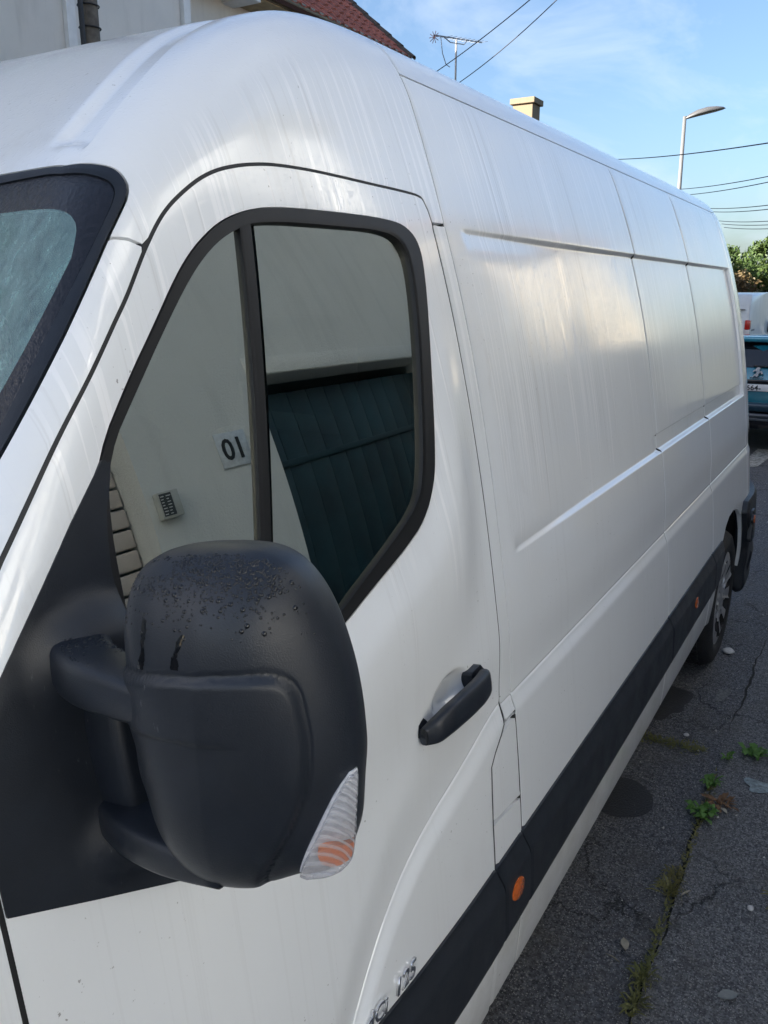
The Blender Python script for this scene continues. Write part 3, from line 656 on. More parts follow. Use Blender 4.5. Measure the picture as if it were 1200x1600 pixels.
def panel(name, poly, h, mat, parent, holes=(), gx=.04, gs=.03, rows=(), cols=(), gap=.0022, edge=.005, drop=.0022, flange=.016, bres=.02, P=None, Nn=None, extra=(), avoid=None):
    P = P or (lambda x, s: Pfull(x, s, h)); Nn = Nn or (lambda x, s: Nfull(x, s, h))
    loops = []
    for i, q in enumerate([poly]+list(holes)):
        q = np.asarray(q, float)
        if (area2(q) > 0) != (i == 0): q = q[::-1]
        loops.append(inset(resample(q, bres, rows, cols), gap))
    inner = [inset(q, edge) for q in loops]
    lo, hi = loops[0].min(0), loops[0].max(0)
    xs = np.arange(lo[0]+gx*.37, hi[0], gx); ss = np.arange(lo[1]+gs*.41, hi[1], gs)
    def merge(a, extra, tol):
        extra = [e for e in extra]
        a = np.array([v for v in a if all(abs(v-e) > tol for e in extra)]+extra); return np.sort(a)
    xs = merge(xs, [c for c in cols if lo[0] < c < hi[0]], gx*.2); ss = merge(ss, [c for c in rows if lo[1] < c < hi[1]], gs*.2)
    gp = np.stack(np.meshgrid(xs, ss), -1).reshape(-1, 2)
    if len(extra): gp = gp[~avoid(gp)]
    ok = inpoly(gp, inner[0])
    for q in inner[1:]: ok &= ~inpoly(gp, q)
    gp = gp[ok]
    d = np.min([dist_loop(gp, q) for q in inner], 0) if len(gp) else np.zeros(0)
    gp = gp[d > min(.004, edge*.8)] if len(gp) else gp
    pts, ed, cls = [], [], []
    for q in loops:
        b = len(pts); pts += list(q); cls += [1]*len(q); ed += [(b+i, b+(i+1) % len(q)) for i in range(len(q))]
    for q in inner:
        b = len(pts); pts += list(q); cls += [0]*len(q); ed += [(b+i, b+(i+1) % len(q)) for i in range(len(q))]
    pts += list(gp); cls += [0]*len(gp)
    for ln in extra:
        ok = inpoly(ln, inner[0]) & (dist_loop(ln, inner[0]) > .003)
        for q in inner[1:]: ok &= ~inpoly(ln, q)
        idx = {}
        for i in np.where(ok)[0]: idx[i] = len(pts); pts.append(ln[i]); cls.append(0)
        ed += [(idx[i], idx[i+1]) for i in idx if i+1 in idx]
    r = delaunay_2d_cdt([Vector((float(a), float(b))) for a, b in pts], ed, [], 0, 1e-7)
    V = np.array([(a.x, a.y) for a in r[0]]); T = np.array([t for t in r[2] if len(t) == 3])
    oc = np.array([max([cls[k] for k in o], default=0) for o in r[3]])
    cen = V[T].mean(1); ok = inpoly(cen, loops[0])
    for q in loops[1:]: ok &= ~inpoly(cen, q)
    T = T[ok]
    a = V[T]; flip = ((a[:, 1]-a[:, 0])[:, 0]*(a[:, 2]-a[:, 0])[:, 1]-(a[:, 1]-a[:, 0])[:, 1]*(a[:, 2]-a[:, 0])[:, 0]) < 0
    T[flip] = T[flip][:, ::-1]
    p = P(V[:, 0], V[:, 1]); n = Nn(V[:, 0], V[:, 1])
    p = p-(oc*drop)[:, None]*n
    v = [tuple(q) for q in p]; nn = list(n); f = [tuple(t) for t in T]
    for q in loops:
        pq = P(q[:, 0], q[:, 1]); nq = Nn(q[:, 0], q[:, 1]); b = len(v); m = len(q)
        pi = inset(q, .004); po = P(pi[:, 0], pi[:, 1]); side = pq-po; side /= np.linalg.norm(side, axis=1)[:, None]+1e-12
        v += [tuple(t) for t in pq-drop*nq]; nn += list((side+.25*nq)/np.linalg.norm(side+.25*nq, axis=1)[:, None])
        v += [tuple(t) for t in pq-(drop+flange)*nq]; nn += list(side)
        f += [(b+i, b+m+i, b+m+(i+1) % m, b+(i+1) % m) for i in range(m)]
    # edge loop normals lean outwards for a rolled edge
    k = 0
    return mk(name, v, f, mat, parent, True, np.array(nn))
def const(c): return lambda x, s: np.full(np.broadcast(x, s).shape, c)
def strip_on_skin(name, line, hh, rad, mat, parent, n=8, hf=None):
    q = np.array(line, float); q = np.concatenate([np.linspace(q[i], q[i+1], max(2, int(np.hypot(*(q[i+1]-q[i]))/.012)), endpoint=False) for i in range(len(q)-1)]+[q[-1:]]); p = Pfull(q[:, 0], q[:, 1], (lambda a, b: hf(a, b)+hh) if hf else const(hh)); return tube(name, p, rad, mat, parent, n)

VAN = empty('delivery_van', (2.3, 1.55, G), 'white high-roof delivery van with black side mirror, dew-streaked side and black lower trim', 'van')
feat = [S_L+t for t in (-.002, 0, .003, .0065, .010, .013, .016)]+[S_R2+t for t in (-.014, -.011, -.008, -.0055, -.003, 0, .003)]+[S_C+t for t in (-.05, -.045, -.038, -.03, -.022, -.014, -.009, -.006, -.004, -.002, 0, .002, .004, .007)]+[S_U+t for t in (-.004, -.003, -.0015, 0, .001)]
arch = [(3.84, S_SILL-.03), (3.875, .45), (3.93, .575), (3.985, .655), (4.06, .705), (4.16, .732), (4.29, .735), (4.41, .715), (4.51, .66), (4.58, .57), (4.63, .45), (4.655, S_SILL-.03)]
B_LINE = [(X_B, S_SILL), (X_B, 1.92), (1.484, 2.05), (1.497, S_R1)]
panel('front_side_panel', [(X_S2, S_SILL), (X_S2, S_R1)]+B_LINE[::-1], h_side, PAINT, VAN, rows=feat, cols=list(np.arange(1.53, 1.68, .012))+[2.800, 2.804, 2.808, 2.812])
panel('middle_side_panel', [(X_S2+.004, S_SILL), (X_S3-.004, S_SILL), (X_S3-.004, S_R1), (X_S2+.004, S_R1)], h_side, PAINT, VAN, rows=feat)
panel('rear_side_panel', [(X_S3+.003, S_SILL)]+arch+[(X_E, S_SILL-.0), (X_E, S_R1), (X_S3+.003, S_R1)], h_side, PAINT, VAN, rows=feat, cols=[4.699, 4.701, 4.703, 4.705, 4.707])
panel('rear_corner_panel', [(X_E, S_SILL), (5.17, S_SILL), (5.17, S_C), (X_E, S_C)], h_side, PAINT, VAN, rows=feat)
panel('rear_pillar_panel', [(X_E, S_C), (5.17, S_C), (5.17, 2.26), (X_E, S_R1)], h_side, PAINT, VAN, rows=feat)
panel('roof_panel', [(1.497, S_R1), (4.19, S_R1), (4.17, 3.03), (1.52, 3.03)], zero, PAINT, VAN, gx=.08, gs=.03, gap=.002, rows=[2.22, 2.23, 2.24])
panel('roof_end_panel', [(4.19, S_R1), (X_E, S_R1), (5.16, 2.26), (5.16, 3.03), (4.17, 3.03)], zero, PAINT, VAN, gx=.06, gs=.03, gap=.002)
door_gap = [(.4658, 1.5617), (.5431, 1.6574), (.6044, 1.7243), (.6486, 1.7743), (.6744, 1.8028), (.7199, 1.8576), (.7643, 1.9006), (.8175, 1.9332), (.8609, 1.9514), (.9054, 1.9621), (.9499, 1.9684), (.996, 1.9715), (1.0704, 1.9715), (1.1515, 1.9690), (1.2437, 1.9662), (1.3213, 1.9651), (1.396, 1.9625), (1.4161, 1.9552), (1.4238, 1.9383), (1.4276, 1.9139)]
door_gap = smooth_line(door_gap)
DEDGE = [(X_D, 1.90), (X_D, 1.64), (1.429, 1.385), (1.430, 1.13), (1.419, .985), (1.4147, .9406), (1.397, .925), (1.3642, .9035), (1.3419, .8838), (1.3363, .8324), (1.3313, .765), (1.331, .66), (1.331, S_SILL)]
win_in = [(.6026, 1.6321), (.6575, 1.694), (.7139, 1.7551), (.7744, 1.8145), (.8211, 1.8489), (.8658, 1.8701), (.9238, 1.8852), (1.0838, 1.8839), (1.2337, 1.8839), (1.2856, 1.8694), (1.2958, 1.8317), (1.2727, 1.7329), (1.237, 1.6111), (1.2028, 1.4929), (1.1723, 1.4441), (1.0711, 1.4013), (.9802, 1.367), (.9225, 1.3421), (.78, 1.295), (.65, 1.262), (.605, 1.27), (.585, 1.36), (.582, 1.45), (.585, 1.56)]
win_out = [(.5888, 1.635), (.6496, 1.7089), (.6985, 1.7603), (.7523, 1.8184), (.7933, 1.8531), (.844, 1.8829), (.8941, 1.8991), (.9573, 1.9086), (1.095, 1.9086), (1.2642, 1.9074), (1.3209, 1.8987), (1.3475, 1.8702), (1.3427, 1.8184), (1.2927, 1.6562), (1.254, 1.5091), (1.2339, 1.4618), (1.1866, 1.4115), (1.1104, 1.3814), (1.0158, 1.352), (.9164, 1.3173), (.78, 1.270), (.64, 1.235), (.585, 1.25), (.566, 1.35), (.565, 1.45), (.566, 1.56)]
WO, WI = chaikin(win_out, 2), chaikin(win_in, 2)
WI = inset(resample(WI[::-1] if area2(WI) < 0 else WI, .02), -.0055)
door_poly = [(.385, S_SILL), (.385, 1.34), (.40, 1.47)]+door_gap+DEDGE
DOOR = panel('driver_door', door_poly, h_door, PAINT, VAN, holes=[WO], gx=.014, gs=.014, bres=.012, gap=.003,
    extra=[np.stack([_px, _sc(_px)+o_], 1) for o_ in (-.05, -.012, -.037, -.029, -.021, -.013, -.008, -.0055, -.004, -.0028, -.0014, 0, .0014, .0028, .0045, .007) for _px in [np.arange(.62, 1.425, .008)]]+[np.stack([1.205+.078*k_*np.cos(_tq), 1.098+.040*k_*np.sin(_tq)], 1) for k_ in (.25, .36, .45, .54, .63, .72, .81, .9, .98, 1.06) for _tq in [np.linspace(0, 2*math.pi, 56)[:-1]]],
    avoid=lambda g: ((g[:, 1] > _sc(g[:, 0])-.055) & (g[:, 1] < _sc(g[:, 0])+.012)) | (((g[:, 0]-1.205)/.090)**2+((g[:, 1]-1.098)/.049)**2 < 1))
strip_on_skin('door_seal', [(.385, .9), (.385, 1.34), (.40, 1.47)]+door_gap+DEDGE[:-1], -.0145, .0125, RUBBER, VAN, hf=lambda a, b: np.minimum(0, h_door(a, b)))
strip_on_skin('panel_seam_seal', B_LINE, -.0105, .007, RUBBER, VAN, hf=h_side)
for nm, xx in (('panel_seam_seal', X_S2), ('panel_seam_seal', X_S3)):
    strip_on_skin(nm, [(xx, s) for s in sorted(list(np.linspace(S_SILL, S_R1, 40))+feat)], -.0115, .0095, RUBBER, VAN, hf=h_side)
strip_on_skin('roof_seam_seal', [(x, S_R1) for x in np.linspace(1.5, X_E, 40)], -.0105, .007, RUBBER, VAN)
strip_on_skin('rear_seam_seal', [(X_E, s) for s in np.linspace(S_SILL, S_R1, 40)], -.0105, .007, RUBBER, VAN, hf=h_side)
panel('window_seal', WO, const(.0035), GREYPOST, DOOR, holes=[WI], gap=-.001, edge=.004, drop=.003, flange=.022, gx=.02, gs=.02, bres=.01)
panel('window_inner_lip', inset(WI[::-1] if area2(WI) < 0 else WI, -.001), const(-.003), RUBBER, DOOR, holes=[inset(WI[::-1] if area2(WI) < 0 else WI, .0012)], gap=0, edge=.0005, drop=0, flange=.012, gx=.02, gs=.02, bres=.01)
_wi = WI[::-1] if area2(WI) < 0 else WI
postL, postR = [(.8839, 1.8795), (.7954, 1.4782), (.75, 1.272)], [(.9079, 1.8862), (.8118, 1.4709), (.766, 1.278)]
panel('window_post', [postL[0], (.9079, 1.893), postR[1], postR[2], postL[2], postL[1]], const(.001), GREYPOST, DOOR, gap=0, edge=.006, drop=.003, flange=.02, gx=.012, gs=.03)
panel('post_gasket', [(.8799, 1.8795), (.8869, 1.8795), (.7984, 1.4782), (.753, 1.272), (.744, 1.272), (.7904, 1.4782)], const(.003), RUBBER, DOOR, gap=0, edge=.002, drop=.002, flange=.02, gx=.012, gs=.03)
def clip_poly(p, keep):      # keep points where keep(x,s)
    return np.array([q for q in p if keep(*q)])
pl = lambda s: np.interp(s, [1.272, 1.4782, 1.89], [.775, .815, .913])
gq = [q for q in resample(_wi, .012)]
front_q = [q for q in gq if q[0] < pl(q[1])-.02]; main_q = [q for q in gq if q[0] > pl(q[1])]
panel('quarter_glass', np.array(front_q), const(-.005), GLASS, DOOR, gap=-.004, edge=.002, drop=0, flange=.004, gx=.02, gs=.02)
panel('door_glass', np.array(main_q), const(-.007), GLASS, DOOR, gap=-.004, edge=.002, drop=0, flange=.004, gx=.02, gs=.02)
# windscreen, pillar, cap
ws_out = [(.5069, 1.6786), (.5973, 1.782), (.6767, 1.8761), (.7191, 1.9229), (.7300, 1.9437), (.7300, 1.9733), (.7191, 1.9974), (.7023, 2.0323), (.690, 2.1611), (.683, 2.4), (.683, 3.03)]
ws_in = [(.40, 1.585), (.5204, 1.7146), (.5811, 1.7876), (.6997, 1.9203), (.7120, 1.939), (.7140, 1.9574), (.7066, 1.980), (.6928, 2.0185), (.679, 2.1401), (.673, 2.4), (.673, 3.03)]
ws_fr = [(.40, 1.605), (.537, 1.7579), (.5735, 1.7995), (.6396, 1.8755), (.658, 1.9089), (.664, 1.9304), (.664, 1.9537), (.659, 1.9859), (.651, 2.0864), (.647, 2.4), (.647, 3.03)]
ws_out, ws_in, ws_fr = ws_out[:3]+smooth_line(ws_out[3:8], .006)+ws_out[8:], ws_in[:3]+smooth_line(ws_in[3:8], .006)+ws_in[8:], ws_fr[:3]+smooth_line(ws_fr[3:8], .006)+ws_fr[8:]
CAP = panel('roof_cap', [(.6826, 1.8765), (.6991, 1.8696), (.7156, 1.858)]+[q for q in door_gap if q[0] > .7205]+[(1.4735, 1.9139), (X_B, 1.92), (1.484, 2.05), (1.497, S_R1), (1.52, 3.03), (.683, 3.03)]+ws_out[::-1][1:-2], h_cap, PAINT, VAN, gx=.02, gs=.016, bres=.012,
      extra=[np.stack([_dxx, _dr(_dxx)+o_], 1) for o_ in (-.006, -.004, -.001, .002, .004, .006, .012, .03, .046, .053, .060, .068, .076, .082) for _dxx in [np.arange(.716, 1.50, .009)]],
      avoid=lambda g: (g[:, 0] > .70) & (g[:, 1] > _dr(g[:, 0])-.014) & (g[:, 1] < _dr(g[:, 0])+.092))
panel('windscreen_pillar', [(.40, 1.560), ws_out[0], ws_out[1], ws_out[2], (.6826, 1.8765), (.6991, 1.8696), (.7156, 1.858)]+[q for q in door_gap if q[0] < .7145][::-1]+[(.40, 1.475)], zero, PAINT, VAN, gx=.012, gs=.012, bres=.012)
panel('pillar_panel', [(X_D, S_C-.035), (X_B, S_C-.035), (X_B, 1.912), (X_D+.002, 1.912), (X_D, 1.64), (1.429, 1.385), (1.430, 1.13), (1.419, .985)], h_side, PAINT, VAN, gx=.012, rows=feat)
flap = [(1.4563, .9385), (1.3969, .9243), (1.3642, .9035), (1.3419, .8838), (1.3363, .8324), (1.3313, .7655), (X_B-.002, .7495), (X_B, .93)]
panel('fuel_flap', flap, h_side, PAINT, VAN, gx=.015, gs=.015, bres=.01, gap=.0042, edge=.007, drop=.004)
panel('lower_pillar_panel', [(1.3313, .7655), (1.331, S_SILL), (X_B, S_SILL), (X_B, .7495)], h_side, PAINT, VAN, gx=.03, edge=.008, drop=.004, gap=.0042)
panel('pillar_bracket', [(1.4147, .9415), (1.419, S_C-.036), (X_B, S_C-.036), (X_B, .934), (1.4563, .942)], h_side, PAINT, VAN, gx=.015, gs=.012, gap=.0015)
ws_ring = ws_out[:]
panel('windscreen_seal', [(.385, 1.545)]+ws_out+[ws_in[-1]]+ws_in[::-1][1:], const(.002), PLASTIC, VAN, gap=.001, edge=.004, drop=.003, flange=.012, gx=.02, gs=.02, bres=.015)
panel('windscreen_border', ws_in+[ws_fr[-1]]+ws_fr[::-1][1:], const(-.003), FRIT, VAN, gap=0, edge=.002, drop=0, flange=.004, gx=.02, gs=.02, bres=.015)
panel('windscreen_glass', ws_fr+[(.18, 3.03), (.18, 1.62)], const(-.003), WGLASS, VAN, gap=0, edge=.002, drop=0, flange=.004, gx=.04, gs=.04, bres=.03)
panel('front_wing', [(-.35, .62), (.385, .62), (.385, 1.335), (.33, 1.36), (.10, 1.20), (-.35, 1.02)], zero, PAINT, VAN, gap=.003)
# mirror mounting plate
sail = [(.5879, 1.6300), (.537, 1.5749), (.4565, 1.4785), (.405, 1.415), (.3885, 1.36), (.3885, 1.2153), (.4768, 1.1758), (.5994, 1.1231), (.69, 1.13), (.71, 1.20), (.70, 1.262), (.64, 1.262), (.597, 1.275), (.583, 1.35), (.5688, 1.4577), (.5706, 1.482), (.5713, 1.518), (.576, 1.5525), (.5809, 1.5747), (.5919, 1.6075), (.5985, 1.628)]
def h_sail(x, s):
    d1 = np.sqrt(((x-.53)/.075)**2+((s-1.44)/.06)**2); d2 = np.sqrt(((x-.54)/.07)**2+((s-1.23)/.055)**2)
    return .006+.030*(1-sst(.15, 1.15, d1))+.020*(1-sst(.2, 1.1, d2))
panel('mirror_base_plate', sail, h_sail, PLASTIC, DOOR, gap=0, edge=.006, drop=.004, flange=.012, gx=.011, gs=.011, bres=.01)
# black rub strips
def h_trim(x, s):
    m = S_T1-.045
    return .009+.013*(1-sst(m-.006, S_T1, s))-.006*(1-sst(S_T2, S_T2+.03, s))
def trim(name, x0, x1, parent, kink0=True, kink1=True):
    sk = S_T1-.055
    p = [(x0+(.012 if kink0 else 0), S_T2), (x1+(.012 if kink1 else 0), S_T2), (x1+(.012 if kink1 else 0), sk), (x1+(.008 if kink1 else 0), sk+.02), (x1, S_T1), (x0, S_T1), (x0+(.008 if kink0 else 0), sk+.02), (x0+(.012 if kink0 else 0), sk)]
    return panel(name, p, h_trim, TRIM, parent, gap=.0025, edge=.006, drop=.004, flange=.022, gx=.05, gs=.014, rows=[S_T1-.05, S_T1-.04, S_T1-.03, S_T1-.02, S_T1-.01], bres=.015)
trim('door_trim_strip', .62, 1.320, DOOR, False, True)
FT = trim('pillar_trim_strip', 1.320, 1.458, VAN)
PT = trim('front_trim_strip', 1.458, 2.832, VAN)
MT = trim('rear_trim_strip', 2.832, 3.672, VAN)
panel('arch_trim', [(3.684, S_T2), (3.80, S_T2), (3.83, .52), (3.885, .60), (3.945, .675), (3.672, S_T1), (3.680, S_T1-.035), (3.684, S_T1-.055)], h_trim, TRIM, VAN, gap=.0025, edge=.006, drop=.004, flange=.03, gx=.03, gs=.02)
panel('rear_bumper', [(4.655, S_SILL-.13), (5.10, S_SILL-.13), (5.17, .45), (5.17, .715), (4.60, .715), (4.54, .67), (4.60, .57), (4.645, .45)], lambda x, s: .035+.02*(1-sst(.25, .33, s))*sst(.19, .23, s)-.004*np.exp(-((s-.44)/.01)**2), TRIM, VAN, gap=0, edge=.012, drop=.01, flange=.06, gx=.03, gs=.02)
panel('bumper_step', [(4.72, .24), (5.08, .24), (5.08, .40), (4.80, .40)], const(.045), PLASTIC, VAN, gap=0, edge=.01, drop=.01, flange=.03)
panel('bumper_pad', [(4.60, .50), (4.70, .50), (4.70, .66), (4.62, .66)], const(.052), PLASTIC, VAN, gap=0, edge=.008, drop=.006, flange=.02)
AMBER = simple('amber_lens', (.62, .13, .015), .18, var=.45, vscale=90, coat=.6)
def marker(name, x, s, hh, parent, ax=.030, az=.022, tilt=0):
    q = [(x+ax*math.cos(t)*math.cos(tilt)-az*math.sin(t)*math.sin(tilt), s+ax*math.cos(t)*math.sin(tilt)+az*math.sin(t)*math.cos(tilt)) for t in np.linspace(0, 2*math.pi, 36, endpoint=False)]
    rim = panel(name, q, lambda a, b: hh+.007*np.sqrt(np.maximum(0, 1-((a-x)**2+(b-s)**2)/(ax*1.15)**2)), AMBER, parent, gap=0, edge=.003, drop=.002, flange=.01, gx=.006, gs=.006, bres=.006)
    panel('lens_surround', [(x+(q0[0]-x)*1.16, s+(q0[1]-s)*1.16) for q0 in q], const(hh-.001), PLASTIC, rim, holes=[q], gap=0, edge=.001, drop=.001, flange=.01)
    return rim
marker('side_marker_lamp', 1.386, .598, .0215, FT)
marker('side_marker_lamp', 3.25, .600, .0215, MT)
marker('side_marker_lamp', 4.62, .62, .055, VAN)
panel('tail_lamp', [(5.00, .73), (5.16, .73), (5.16, 1.12), (5.06, 1.12)], const(.008), RED, VAN, gap=0, edge=.006, drop=.004, flange=.02)
panel('door_hinge', [(5.03, 1.02), (5.12, 1.02), (5.12, 1.07), (5.03, 1.07)], const(.022), PLASTIC, VAN, gap=0, edge=.006, drop=.004, flange=.03)
# handle
hp = [(1.079, 1.075, .012), (1.092, 1.083, .028), (1.125, 1.092, .038), (1.18, 1.0945, .042), (1.235, 1.0935, .040), (1.275, 1.092, .033), (1.300, 1.088, .022)]
def handle():
    v, f = [], []; n = 14
    hh = [.014, .021, .0235, .0245, .0245, .024, .019]; tt = [.008, .012, .013, .013, .013, .013, .011]
    q = np.array(hp); k = 40; ti = np.linspace(0, 6, k); c = np.stack([np.interp(ti, range(7), q[:, j]) for j in range(3)], 1)
    for _ in range(3): c[1:-1] = (c[:-2]+2*c[1:-1]+c[2:])/4
    H = np.interp(ti, range(7), hh); T_ = np.interp(ti, range(7), tt)
    for i in range(k):
        for a in range(n):
            t = 2*math.pi*a/n; ct, st = math.cos(t), math.sin(t)
            ds = H[i]*math.copysign(abs(st)**.6, st); dh = T_[i]*math.copysign(abs(ct)**.6, ct)
            v.append(Pfull(np.array([c[i, 0]]), np.array([c[i, 1]+ds]), const(c[i, 2]+dh))[0])
    for i in range(k-1):
        for a in range(n): f.append((i*n+a, i*n+(a+1) % n, (i+1)*n+(a+1) % n, (i+1)*n+a))
    f.append(tuple(range(n))); f.append(tuple((k-1)*n+a for a in range(n)))
    o = mk('door_handle', v, f, PLASTIC, DOOR); return o
HND = handle()
panel('handle_end', [(1.262, 1.072), (1.312, 1.070), (1.314, 1.100), (1.300, 1.114), (1.262, 1.112)], const(.024), PLASTIC, HND, gap=0, edge=.010, drop=.010, flange=.034, gx=.01, gs=.01, bres=.008)
panel('handle_foot', [(1.080, 1.064), (1.108, 1.070), (1.108, 1.100), (1.084, 1.092)], const(.008), PLASTIC, HND, gap=0, edge=.009, drop=.008, flange=.026, gx=.01, gs=.01, bres=.008)
# chrome badge
def badge(txt, x0, z0, size):
    s0 = s_of_z(z0); p = Pfull(np.array([x0]), np.array([s0]), h_door)[0]; n = Nfull(np.array([x0]), np.array([s0]), h_door)[0]
    X = Vector((1, -.006, 0)).normalized(); Nn = Vector(n); Y = Nn.cross(X).normalized(); X = Y.cross(Nn)
    M = Matrix(((X.x, Y.x, Nn.x, p[0]), (X.y, Y.y, Nn.y, p[1]), (X.z, Y.z, Nn.z, p[2]), (0, 0, 0, 1)))
    text_mesh('badge_lettering', txt, size, M @ Matrix.Translation((0, 0, .003)), CHROME, DOOR, .0022, .28, .0003, 1.05)
badge('dCi', .858, .884, .036); badge('125', .938, .884, .040)

# ------------------------------------------------------------------ door mirror
m_out = [(0.357, 1.582), (0.3558, 1.5662), (0.3565, 1.55), (0.3579, 1.533), (0.3589, 1.5138), (0.3599, 1.4913), (0.3646, 1.4671), (0.3811, 1.4532), (0.4015, 1.4457), (0.4204, 1.4354), (0.4405, 1.4261), (0.4624, 1.4214), (0.4849, 1.4213), (0.506, 1.4297), (0.5229, 1.4461), (0.5349, 1.4662), (0.542, 1.4873), (0.546, 1.5067), (0.5496, 1.5227), (0.5537, 1.5364), (0.5559, 1.55), (0.5565, 1.5632), (0.5572, 1.5758), (0.5604, 1.5885), (0.5636, 1.6023), (0.5647, 1.6172), (0.5635, 1.6328), (0.5625, 1.6495), (0.5631, 1.6738), (0.5618, 1.702), (0.5528, 1.7288), (0.5326, 1.742), (0.5093, 1.7475), (0.4858, 1.7511), (0.462, 1.7528), (0.4379, 1.753), (0.415, 1.7451), (0.3975, 1.7265), (0.3854, 1.7045), (0.3769, 1.6831), (0.3708, 1.6635), (0.366, 1.6457), (0.3626, 1.6289), (0.36, 1.613), (0.3581, 1.5974)]
m_lens = [(.3570, 1.566), (.3545, 1.545), (.3520, 1.520), (.3520, 1.4950), (.3560, 1.470), (.3661, 1.4565), (.3812, 1.4592), (.4010, 1.4630), (.3902, 1.4933), (.3822, 1.5133), (.3742, 1.5334), (.3671, 1.5504)]
m_seam = [(.60, 1.6440), (.5448, 1.6490), (.5137, 1.6547), (.4715, 1.6587), (.4354, 1.6617), (.4113, 1.6627), (.4003, 1.6577), (.3932, 1.6487), (.3882, 1.6266), (.3842, 1.5985), (.3852, 1.5625), (.3942, 1.5264), (.4123, 1.4923), (.43, 1.46), (.45, 1.38), (.60, 1.38)]
MF = np.array([-.970, -.243, 0.])
m_out = chaikin(m_out[::-1], 1)
MC = np.array([.468, 1.582])
SEAM = chaikin(m_seam[:], 1)
def m_plane(q): return np.stack([.65-.25*q[:, 0], q[:, 0], q[:, 1]], -1)
def sdist(q, poly):
    d = dist_loop(q, poly); return np.where(inpoly(q, poly), d, -d)
def m_depth(q, rel):
    """forward bulge of the shell: rel 0 at the centre, 1 at the rim"""
    d = .072*np.maximum(0, 1-rel**4.2)**.58
    d = d*(1-.25*np.clip((.47-q[:, 0])/.12, 0, 1))
    d = d-.0026*(1-sst(1.598, 1.604, q[:, 1]))*sst(.425, .475, q[:, 0])
    return d+.0060*sst(-.001, .005, sdist(q, SEAM))-.0030*np.exp(-((sdist(q, SEAM)+.0012)/.0016)**2)
def rel_of(q):
    """radial fraction of the outline for points q"""
    a = np.arctan2(q[:, 1]-MC[1], q[:, 0]-MC[0]); oa = np.arctan2(m_out[:, 1]-MC[1], m_out[:, 0]-MC[0]); orr = np.hypot(*(m_out-MC).T)
    i = np.argsort(oa); r = np.interp(a, oa[i], orr[i], period=2*math.pi); return np.hypot(*(q-MC).T)/r
def m_shell(q, lift=0):
    p = m_plane(q); return p+MF*(m_depth(q, rel_of(q))+lift)[:, None]
def mirror():
    ang = np.linspace(-math.pi, math.pi, 170, endpoint=False); nr = 64
    oa = np.arctan2(m_out[:, 1]-MC[1], m_out[:, 0]-MC[0]); orr = np.hypot(*(m_out-MC).T); i = np.argsort(oa)
    rim = np.interp(ang, oa[i], orr[i], period=2*math.pi)
    for _ in range(2): rim = (np.roll(rim, 1)+2*rim+np.roll(rim, -1))/4
    v, f = [], []; n = len(ang)
    rels = [1-(1-k/nr)**1.0 for k in range(1, nr+1)]; rels = [1-(1-r)**1.35 for r in rels]
    v.append(m_shell(MC[None])[0])
    for r in rels:
        q = MC+np.stack([np.cos(ang), np.sin(ang)], 1)*(rim*r)[:, None]
        v += list(m_shell(q))
    for a in range(n): f.append((0, 1+(a+1) % n, 1+a))
    for k in range(len(rels)-1):
        b = 1+k*n
        for a in range(n): f.append((b+a, b+(a+1) % n, b+n+(a+1) % n, b+n+a))
    q = MC+np.stack([np.cos(ang), np.sin(ang)], 1)*rim[:, None]; b = len(v)-n
    for back, sc in ((.012, 1.0), (.030, .985), (.040, .95), (.036, .90)):
        qq = MC+(q-MC)*sc; v += list(m_plane(qq)-MF*back); c = len(v)-n
        for a in range(n): f.append((b+a, b+(a+1) % n, c+(a+1) % n, c+a))
        b = c
    o = mk('side_mirror', v, f, PLASTIC, VAN); o['label'] = 'black plastic door mirror on two arms, wet with dew'
    g = MC+(q-MC)*.90; gv = list(m_plane(g)-MF*.034); mk('mirror_glass', gv, [tuple(range(n))], CHROME, o, False)
    return o
MIR = mirror()
# clear indicator lens with amber bulb behind
def mat_lens():
    m, t, p, o = newmat('clear_ribbed_lens'); n = N(t); t.nodes.remove(p)
    rib = n('ShaderNodeTexWave', {'Vector': n.obj((1, 1, 1), (0, 0, .1)), 'Scale': 75.0, 'Distortion': .4}, bands_direction='DIAGONAL').outputs['Fac']
    nb = n.bump(rib, .22, .002)
    tr = n('ShaderNodeBsdfTransparent', {'Color': (.92, .92, .94, 1)}); gl = n('ShaderNodeBsdfGlossy', {'Roughness': .08, 'Normal': nb})
    df = n('ShaderNodeBsdfDiffuse', {'Color': (.74, .74, .77, 1), 'Normal': nb})
    a = n('ShaderNodeMixShader', {'Fac': n.ramp(rib, .2, .9, .16, .42), 1: tr.outputs[0], 2: df.outputs[0]})
    b = n('ShaderNodeMixShader', {'Fac': .22, 1: a.outputs[0], 2: gl.outputs[0]}); n.link(b.outputs[0], o.inputs['Surface']); return m
LENSM = mat_lens(); SILVER = simple('silver_reflector', (.80, .80, .82), .35, metal=.15, var=.3, vscale=120)
def shell_normal(q, e=.0015):
    dx = m_shell(q+np.array([e, 0]))-m_shell(q-np.array([e, 0])); dz = m_shell(q+np.array([0, e]))-m_shell(q-np.array([0, e]))
    n = np.cross(dz, dx); n /= np.linalg.norm(n, axis=1)[:, None]; return np.where((n@MF)[:, None] < 0, -n, n)
LD = np.array([-.78, -.60, -.12]); LD = LD/np.linalg.norm(LD)
def LPt(a, b, c, lift, bulge):
    q = np.stack([a, b], -1); q = MC+(q-MC)*np.minimum(1, .998/np.maximum(rel_of(q), 1e-6))[:, None]
    return m_shell(q)+LD*(lift+bulge*np.maximum(0, 1-(((a-c[0])/.03)**2+((b-c[1])/.06)**2)))[:, None]
